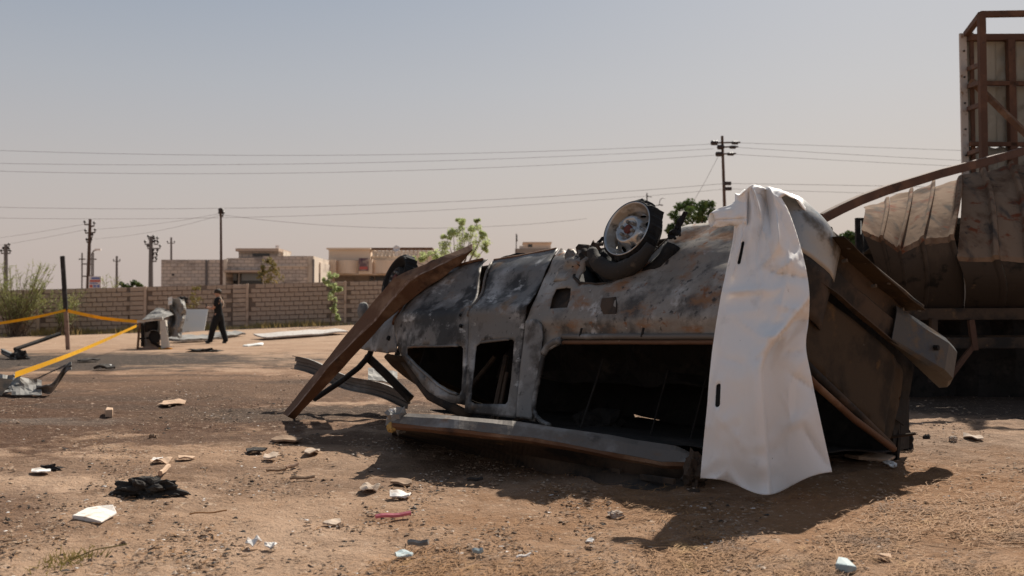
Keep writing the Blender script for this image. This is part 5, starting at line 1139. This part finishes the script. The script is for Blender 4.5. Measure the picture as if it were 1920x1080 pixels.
# walking to the left (-x); units of body height
pel = (0, 0, .52); ch_ = (.004, 0, .70); nk = (-.002, 0, .835); hd = (-.022, 0, .905)
def arm(sy, el, wr, hn):
    c = [(ch_, .06), ((.0, sy * .085, .80), .045), ((.0, sy * .105, .785), .036), (el, .027), (wr, .019), (hn, .018)]; return c
hn1 = (-.185, -.055, .655); wr1 = (-.150, -.06, .645); el1 = (-.055, -.115, .64)
hn2 = (-.150, .045, .650); wr2 = (-.115, .06, .640); el2 = (.03, .115, .63)
ch = [[(pel, .05), ((0, 0, .6), .042), (ch_, .06), ((.004, 0, .79), .05), (nk, .032), ((-.014, 0, .872), .038), (hd, .056), ((-.018, 0, .955), .05)],
      arm(-1, el1, wr1, hn1), arm(1, el2, wr2, hn2),
      [(pel, .075), ((-.02, -.045, .47), .062), ((-.085, -.05, .27), .040), ((-.125, -.05, .06), .026), ((-.150, -.05, .025), .024), ((-.205, -.05, .03), .018)],
      [(pel, .075), ((.02, .045, .47), .062), ((.055, .05, .27), .040), ((.125, .05, .07), .026), ((.125, .05, .03), .024), ((.075, .05, .02), .018)]]
for (h, wv, sy) in ((hn1, wr1, -1), (hn2, wr2, 1)):
    for k in range(4):
        o_ = (k - 1.5) * .0085; ln = (.040, .046, .043, .034)[k]
        ch.append([(h, .018), ((h[0] - .012, h[1] + o_, h[2] + .004), .0055), ((h[0] - .012 - ln * .55, h[1] + o_, h[2] + .010), .005), ((h[0] - .012 - ln * .9, h[1] + o_, h[2] + .026), .0042)])
    ch.append([(h, .018), ((h[0] + .002, h[1] - sy * .016, h[2] + .012), .006), ((h[0] - .018, h[1] - sy * .020, h[2] + .026), .005)])
skin('body', ch, 'skin', per)
skin('shirt', [[((0, 0, .43), .088), ((0, 0, .50), .090), ((0, 0, .6), .084), (ch_, .096), ((.004, 0, .785), .070), ((-.001, 0, .825), .040)],
     [(ch_, .096), ((.0, -.085, .80), .054), ((.0, -.105, .785), .047), ((-.03, -.115, .66), .038)], [(ch_, .096), ((.0, .085, .80), .054), ((.0, .105, .785), .047), ((.028, .115, .655), .038)]], 'cloth_black', per)
skin('trousers', [[((0, 0, .64), .072), ((0, 0, .56), .080), (pel, .086), ((-.022, -.045, .46), .074), ((-.085, -.05, .27), .060), ((-.128, -.05, .07), .052), ((-.140, -.05, .012), .048)], [(pel, .086), ((.022, .045, .46), .074), ((.058, .05, .27), .060), ((.120, .05, .08), .052), ((.130, .05, .016), .048)]], 'cloth_black', per)
for p0, p1 in (((-.125, -.05, .024), (-.225, -.05, .030)), ((.145, .05, .028), (.055, .05, .018))): skin('shoe', [[(p0, .036), (tuple(lerp(a, b, .5) for a, b in zip(p0, p1)), .034), (p1, .026)]], 'shoe', per)
vs, fs = blob(sk((-.012, 0, .945)), .062 * KS, (1.05, .9, .85), .12, 3, 2, 3); hr = ob('hair', vs, fs, 'hair', per, smooth=True)
for sy in (-1, 1):
    vs, fs = blob(sk((-.070, sy * .018, .925)), .006 * KS, (1, 1, 1), 0, 1, 1, 1); ob('eye', vs, fs, 'hair', per)
vs, fs = blob(sk((-.082, 0, .908)), .011 * KS, (1.2, .7, 1), 0, 1, 1, 2); ob('nose', vs, fs, 'skin', per, smooth=True)
vs, fs = blob(sk((-.076, 0, .882)), .009 * KS, (.6, 1.5, .4), 0, 1, 1, 2); ob('mouth', vs, fs, 'hub_red', per, smooth=True)
MB().grid(lambda a, b: sk((lerp(.045, .098, ss(b * 1.4)) + .02 * math.sin(b * 3) - .012, lerp(-.035, -.005, a) - .03 * b, lerp(.86, .66, b))), 4, 10).ob('scarf', 'scarf', per, smooth=True, solid=.02)
tag(MB().box(sk((-.205, -.05, .685)), .02, .085, .15).ob('phone', 'phone_black', None, bevel=.004), 'small dark phone held in front of the walking person', 'phone')

# ------------------------------------------------------------------ scattered rubbish
def flake(name, label, px, py, w_px, d_px, m, th=.01, cat='scrap', seed=0, curl=.02, rot=0, nside=9, lift=0):
    g = gp(px, py); k = g.y / F; a_ = w_px * k / 2; b_ = d_px * k / 2 * (g.y / CAMH) * .9; rnd = random.Random(seed + px)
    poly = []
    for i in range(nside):
        an = 2 * math.pi * i / nside; r = rnd.uniform(.72, 1.15); poly.append((math.cos(an) * a_ * r, math.sin(an) * b_ * r))
    v2, f2 = cdt(poly, [], max(.012, min(a_, b_) * .35))
    c, s = math.cos(rot), math.sin(rot); vs = []
    for x, y in v2:
        X_ = x * c - y * s; Y_ = x * s + y * c
        vs.append(VV((g.x + X_, g.y + Y_, gz(g.x + X_, g.y + Y_) + th * .5 + .004 + lift + .55 * curl * (.5 + n3((x / a_ * 1.2, y / max(b_, .01) * 1.2, seed), 1, seed % 7)) )))
    return tag(ob(name, vs, f2, m, None, smooth=False, solid=th), label, cat)
def lump(name, label, px, py, w_px, m, sx=(1, .8, .5), rough=.35, seed=1, cat='rubble', sub=3):
    g = gp(px, py); r = w_px * g.y / F / 2; vs, fs = blob(g + VV((0, r * .3, r * sx[2] * .55)), r, sx, rough, 2.4, seed, sub); return tag(ob(name, vs, fs, m, None), label, cat)
def stick(name, label, a, b, wd, m, cat='stick', hgt=None):
    p = gp(*a); q = gp(*b); h = hgt or wd; n_ = 6; mb = MB()
    mb.tube([p.lerp(q, i / n_) + VV((0, 0, h / 2 + .012 + .003 * math.sin(i * 1.3))) for i in range(n_ + 1)], wd / 2, 6); return tag(mb.ob(name, m, None), label, cat)
def slab(name, label, pts, th, m, cat):
    ps = [gp(*p) for p in pts]; n_ = len(ps); vs = [p + VV((0, 0, .004)) for p in ps] + [p + VV((0, 0, th + .01 * math.sin(i * 2))) for i, p in enumerate(ps)]
    fs = [tuple(range(n_ - 1, -1, -1)), tuple(n_ + i for i in range(n_))] + [(i, (i + 1) % n_, n_ + (i + 1) % n_, n_ + i) for i in range(n_)]
    return tag(ob(name, vs, fs, m, None, bevel=.006), label, cat)
slab('plaster_slab', 'flat whitish plaster slab lying on the dirt at lower left', [(135, 974), (160, 980), (190, 983), (219, 967), (212, 957), (185, 954), (163, 957)], .02, 'plaster_slab', 'slab')
lump('charred_lump', 'black charred lump of cloth on the dirt at lower left', 274, 930, 96, 'charred', (1, .62, .42), .6, 4, 'charred lump', 4)
slab('brick_piece', 'small pale brown brick piece standing on the burnt earth', [(197, 783), (211, 784), (212, 777), (200, 776)], .07, 'cardboard', 'brick')
flake('paper_scrap', 'pale crumpled paper beside the charred lump', 303, 868, 36, 12, 'cardboard', .006, seed=3, curl=.05)
flake('paper_scrap', 'white paper piece above the charred lump', 294, 866, 22, 9, 'white_scrap', .005, seed=13, curl=.04)
flake('bark_scrap', 'brown curled scrap right of the white paper above charred lump', 350, 862, 40, 8, 'cardboard', .008, seed=4, curl=.03)
stick('wood_strip', 'light wooden strip pointing down at the charred lump', (316, 882), (300, 897), .03, 'cardboard')
flake('paper_scrap', 'white scrap with black bits left of the charred lump', 76, 888, 40, 7, 'white_scrap', .006, seed=5, curl=.04)
lump('charred_bits', 'small black heap behind the white scrap at left', 92, 882, 36, 'charred', (1, .5, .35), .6, 6, 'charred bits')
stick('pink_strip', 'bright pink plastic strip lying below the van shadow', (704, 978), (770, 972), .022, 'pink', 'plastic strip')
flake('paper_scrap', 'pale flat scrap left of the pink strip', 621, 984, 34, 14, 'chip_pale', .008, seed=6, curl=.02)
flake('paper_scrap', 'white torn scrap above the pink strip', 752, 933, 46, 12, 'white_scrap', .006, seed=7, curl=.05)
flake('paper_scrap', 'crumpled pale scrap with grey piece left of white torn scrap', 694, 920, 36, 11, 'chip_pale', .006, seed=8, curl=.05)
flake('bark_scrap', 'flat brown scrap between the van shadow and white torn scrap', 756, 908, 44, 10, 'chip_brown', .012, seed=9)
stick('black_strip', 'short black strip lying near the van shadow edge', (876, 907), (905, 905), .022, 'charred', 'strip')
flake('paper_scrap', 'curled white scrap with dark underside near bottom left centre', 476, 1026, 34, 10, 'white_scrap', .006, seed=10, curl=.06)
flake('paper_scrap', 'small white scrap right of the curled white scrap', 508, 1029, 24, 8, 'white_scrap', .005, seed=11, curl=.04)
stick('wood_strip', 'thin pale wooden strip at centre left of the ground', (500, 889), (536, 886), .018, 'chip_brown')
stick('wood_strip', 'short red brown stick beside the thin pale strip', (536, 884), (558, 877), .020, 'rust_beam')
stick('wood_strip', 'brown flat stick right of the charred lump area', (543, 904), (590, 901), .018, 'chip_brown')
lump('white_rag', 'small crumpled pinkish rag on the van shadow edge', 1155, 970, 30, 'chip_pale', (1, .7, .5), .4, 5, 'rag')
flake('paper_scrap', 'tiny white paper right of centre in front of the rag', 1107, 1020, 16, 9, 'white_scrap', .004, seed=15, curl=.03)
stick('blue_wrapper', 'small pale blue wrapper near the bottom centre', (886, 1044), (906, 1043), .022, 'pale_blue', 'wrapper')
stick('white_straw', 'thin white plastic straw right of the blue wrapper', (968, 1053), (995, 1047), .010, 'white_scrap', 'straw')
flake('glass_scrap', 'grey clear plastic piece at the bottom centre', 758, 1046, 40, 14, 'pale_blue', .006, seed=16, curl=.03)
stick('grey_strip', 'grey flat strip above the clear plastic piece', (765, 1029), (803, 1029), .026, 'scrap_grey', 'strip')
slab('tile_piece', 'small pale blue tile piece at the bottom right edge', [(1566, 1072), (1590, 1079), (1607, 1074), (1590, 1060), (1572, 1062)], .03, 'pale_blue', 'tile')
slab('pink_chip', 'pale pink chip on the straw at lower right', [(1635, 1043), (1652, 1050), (1672, 1048), (1670, 1041)], .012, 'cardboard', 'chip')
slab('cardboard_piece', 'torn brown cardboard piece beside the tailgate corner', [(1582, 858), (1610, 864), (1665, 868), (1684, 858), (1650, 850), (1622, 842)], .025, 'cardboard', 'cardboard')
flake('cardboard_piece', 'dark flat cardboard in shadow between tarpaulin and tailgate', 1560, 850, 110, 22, 'soot_rust', .012, cat='cardboard', seed=19)
flake('paper_scrap', 'white scrap in front of the brown cardboard piece', 1668, 874, 26, 8, 'white_scrap', .005, seed=20, curl=.04)
flake('paper_scrap', 'pale crumpled scrap on the sunny dirt at right', 1828, 824, 34, 9, 'chip_pale', .008, seed=21, curl=.05)
lump('dark_stone', 'dark stone on the sunny dirt behind the tailgate corner', 1738, 822, 13, 'chip_dark', (1, .8, .7), .3, 9, 'stone')
lump('pale_stone', 'small pale stone left of the pale crumpled scrap', 1788, 826, 16, 'chip_pale', (1, .8, .7), .3, 3, 'stone')
lump('pale_stone', 'small pale stone between burnt earth and charred lump', 286, 822, 14, 'chip_brown', (1, .8, .8), .3, 4, 'stone')
flake('metal_scrap', 'grey metal scrap flat on the burnt earth by cooler', 198, 693, 30, 5, 'charred', .03, seed=22, curl=.10)
flake('metal_scrap', 'black metal scrap flat on the ground below the tape', 165, 679, 30, 4, 'charred', .03, seed=23, curl=.10)
flake('white_sheet_scrap', 'flat white scrap on the ground right of the person', 478, 648, 30, 4, 'white_sheet', .03, seed=24, curl=.06)
flake('white_sheet_scrap', 'tiny white scrap on burnt earth beside the slanting tape', 197, 689, 14, 4, 'white_sheet', .02, seed=25, curl=.04)
flake('paper_scrap', 'pale twisted scrap on the burnt earth at centre left', 322, 758, 42, 9, 'cardboard', .008, seed=26, curl=.06)
flake('paper_scrap', 'cluster of pale crumbled paper right of the burnt earth', 508, 862, 34, 10, 'chip_pale', .008, seed=27, curl=.05)
flake('paper_scrap', 'pale torn scrap cluster below the leaning beam foot', 583, 852, 30, 9, 'chip_pale', .008, seed=28, curl=.05)
flake('bark_scrap', 'grey flat crust below and left of the leaning beam foot', 535, 828, 60, 10, 'chip_brown', .014, seed=29, curl=.03)
flake('charred_flake', 'black flake on the dirt below the leaning beam foot', 480, 848, 42, 7, 'charred', .012, seed=30, curl=.03)
stick('twig', 'thin dry twig lying left of the pink strip', (355, 970), (425, 964), .008, 'straw', 'twig')
# weed tuft
g_ = gp(130, 1050); wt = MB(); rnd = random.Random(77)
for i in range(120):
    p = g_ + VV((rnd.gauss(0, .05), rnd.gauss(0, .09), 0)); d = VV((rnd.gauss(0, .5), rnd.gauss(0, .5), rnd.uniform(.2, 1))).normalized() * rnd.uniform(.02, .06); sd = d.cross(VV((0, 1, .3))).normalized() * .003
    wt.add([p - sd, p + sd, p + d], [(0, 1, 2)])
for k in range(1): wt.tube([g_, g_ + VV((.10 + .04 * k, .1 * k, .04)), g_ + VV((.22 + .05 * k, .16 * k, .06))], .003, 4)
tag(wt.ob('weed_tuft', 'leaf_dry', None), 'small dry green weed tuft on the dirt at bottom left', 'weed', kind='stuff')
# pebbles and crumbs nobody could count
def scatter(name, label, n, m, region, smin, smax, seed, dens=None, cat='gravel', flat=.55):
    rnd = random.Random(seed); mb = MB(); k = 0
    base = [VV(v) for v in ((1, 0, -.3), (-.6, .8, -.3), (-.5, -.9, -.2), (.1, .1, .9), (.7, .6, .3), (-.2, -.5, .6))]
    bf = [(0, 1, 2), (0, 4, 1), (4, 3, 1), (1, 3, 2), (3, 5, 2), (5, 0, 2), (0, 5, 4), (4, 5, 3)]
    while k < n:
        px = rnd.uniform(region[0], region[1]); py = rnd.uniform(region[2], region[3])
        if dens and rnd.random() > dens(px, py): continue
        g = gp(px, py); s = math.exp(rnd.uniform(math.log(smin), math.log(smax))) * (1 if g.y < 8 else 1.25); a = rnd.uniform(0, 6.28); c, q = math.cos(a), math.sin(a)
        st = (rnd.uniform(.6, 1.5), rnd.uniform(.6, 1.1), rnd.uniform(.3, 1) * flat)
        mb.add([g + VV(((v.x * st[0] * c - v.y * st[1] * q), (v.x * st[0] * q + v.y * st[1] * c), v.z * st[2] + .15 * st[2])) * s + VV((0, 0, .006)) for v in base], bf); k += 1
    return tag(mb.ob(name, m, None), label, cat, kind='stuff')
def clus(px, py): return max(.04, .28 + 1.5 * noise.noise((px * .007, py * .015, 2)) + .8 * noise.noise((px * .025, py * .05, 6)))
scatter('dirt_clods', 'small brown clods of earth strewn over the dirt', 7500, 'chip_brown', (-120, 2040, 690, 1120), .004, .018, 1, clus)
scatter('pale_crumbs', 'pale crumbs of plaster and paper strewn over the dirt', 2800, 'chip_pale', (-120, 2040, 700, 1120), .003, .013, 2, clus)
scatter('white_crumbs', 'tiny white bits of rubbish strewn over the dirt', 330, 'white_scrap', (-120, 1500, 640, 1120), .004, .015, 3, clus, flat=.3)
scatter('black_crumbs', 'black cinders strewn over the dirt', 800, 'chip_dark', (-120, 1500, 660, 1120), .004, .020, 4, lambda a, b: clus(a, b) * (1.2 if a < 800 else .4))
# straw and dry grass lying on the ground
def strawfield(name, label, n, region, dens, seed, lmin=.03, lmax=.11, m='straw'):
    rnd = random.Random(seed); mb = MB(); k = 0
    while k < n:
        px = rnd.uniform(region[0], region[1]); py = rnd.uniform(region[2], region[3])
        if rnd.random() > dens(px, py): continue
        g = gp(px, py); a = rnd.gauss(.3, .9); ln = rnd.uniform(lmin, lmax); d = VV((math.cos(a), math.sin(a), 0)) * ln; sd = VV((-math.sin(a), math.cos(a), 0)) * rnd.uniform(.0012, .0028)
        z0 = VV((0, 0, rnd.uniform(.006, .014))); z1 = VV((0, 0, rnd.uniform(.006, .020))); mdp = d * .5 + VV((-d.y, d.x, 0)) * rnd.uniform(-.12, .12) + (z0 + z1) / 2 + VV((0, 0, .003))
        mb.add([g - sd + z0, g + sd + z0, g + mdp + sd, g + mdp - sd, g + d + z1], [(0, 1, 2, 3), (3, 2, 4)]); k += 1
    return tag(mb.ob(name, m, None), label, 'straw', kind='stuff')
def sd1(px, py):
    k = .5 + 1.6 * noise.noise((px * .0045, py * .011, 7)); r = ss((px - 1050) / 350) * ss((py - 880) / 90) + ss((py - 1005) / 50) * ss((px - 520) / 300) * .9 + .5 * ss((px - 1500) / 200) * ss((py - 800) / 80)
    return max(0, min(1, k * r))
strawfield('loose_straw', 'loose dry straw covering the ground in front and right', 7000, (400, 2040, 790, 1120), sd1, 5, .035, .15)
strawfield('straw_bits', 'thin scattered straw bits over the bare dirt', 2600, (-100, 1500, 800, 1120), clus, 6, .02, .07)
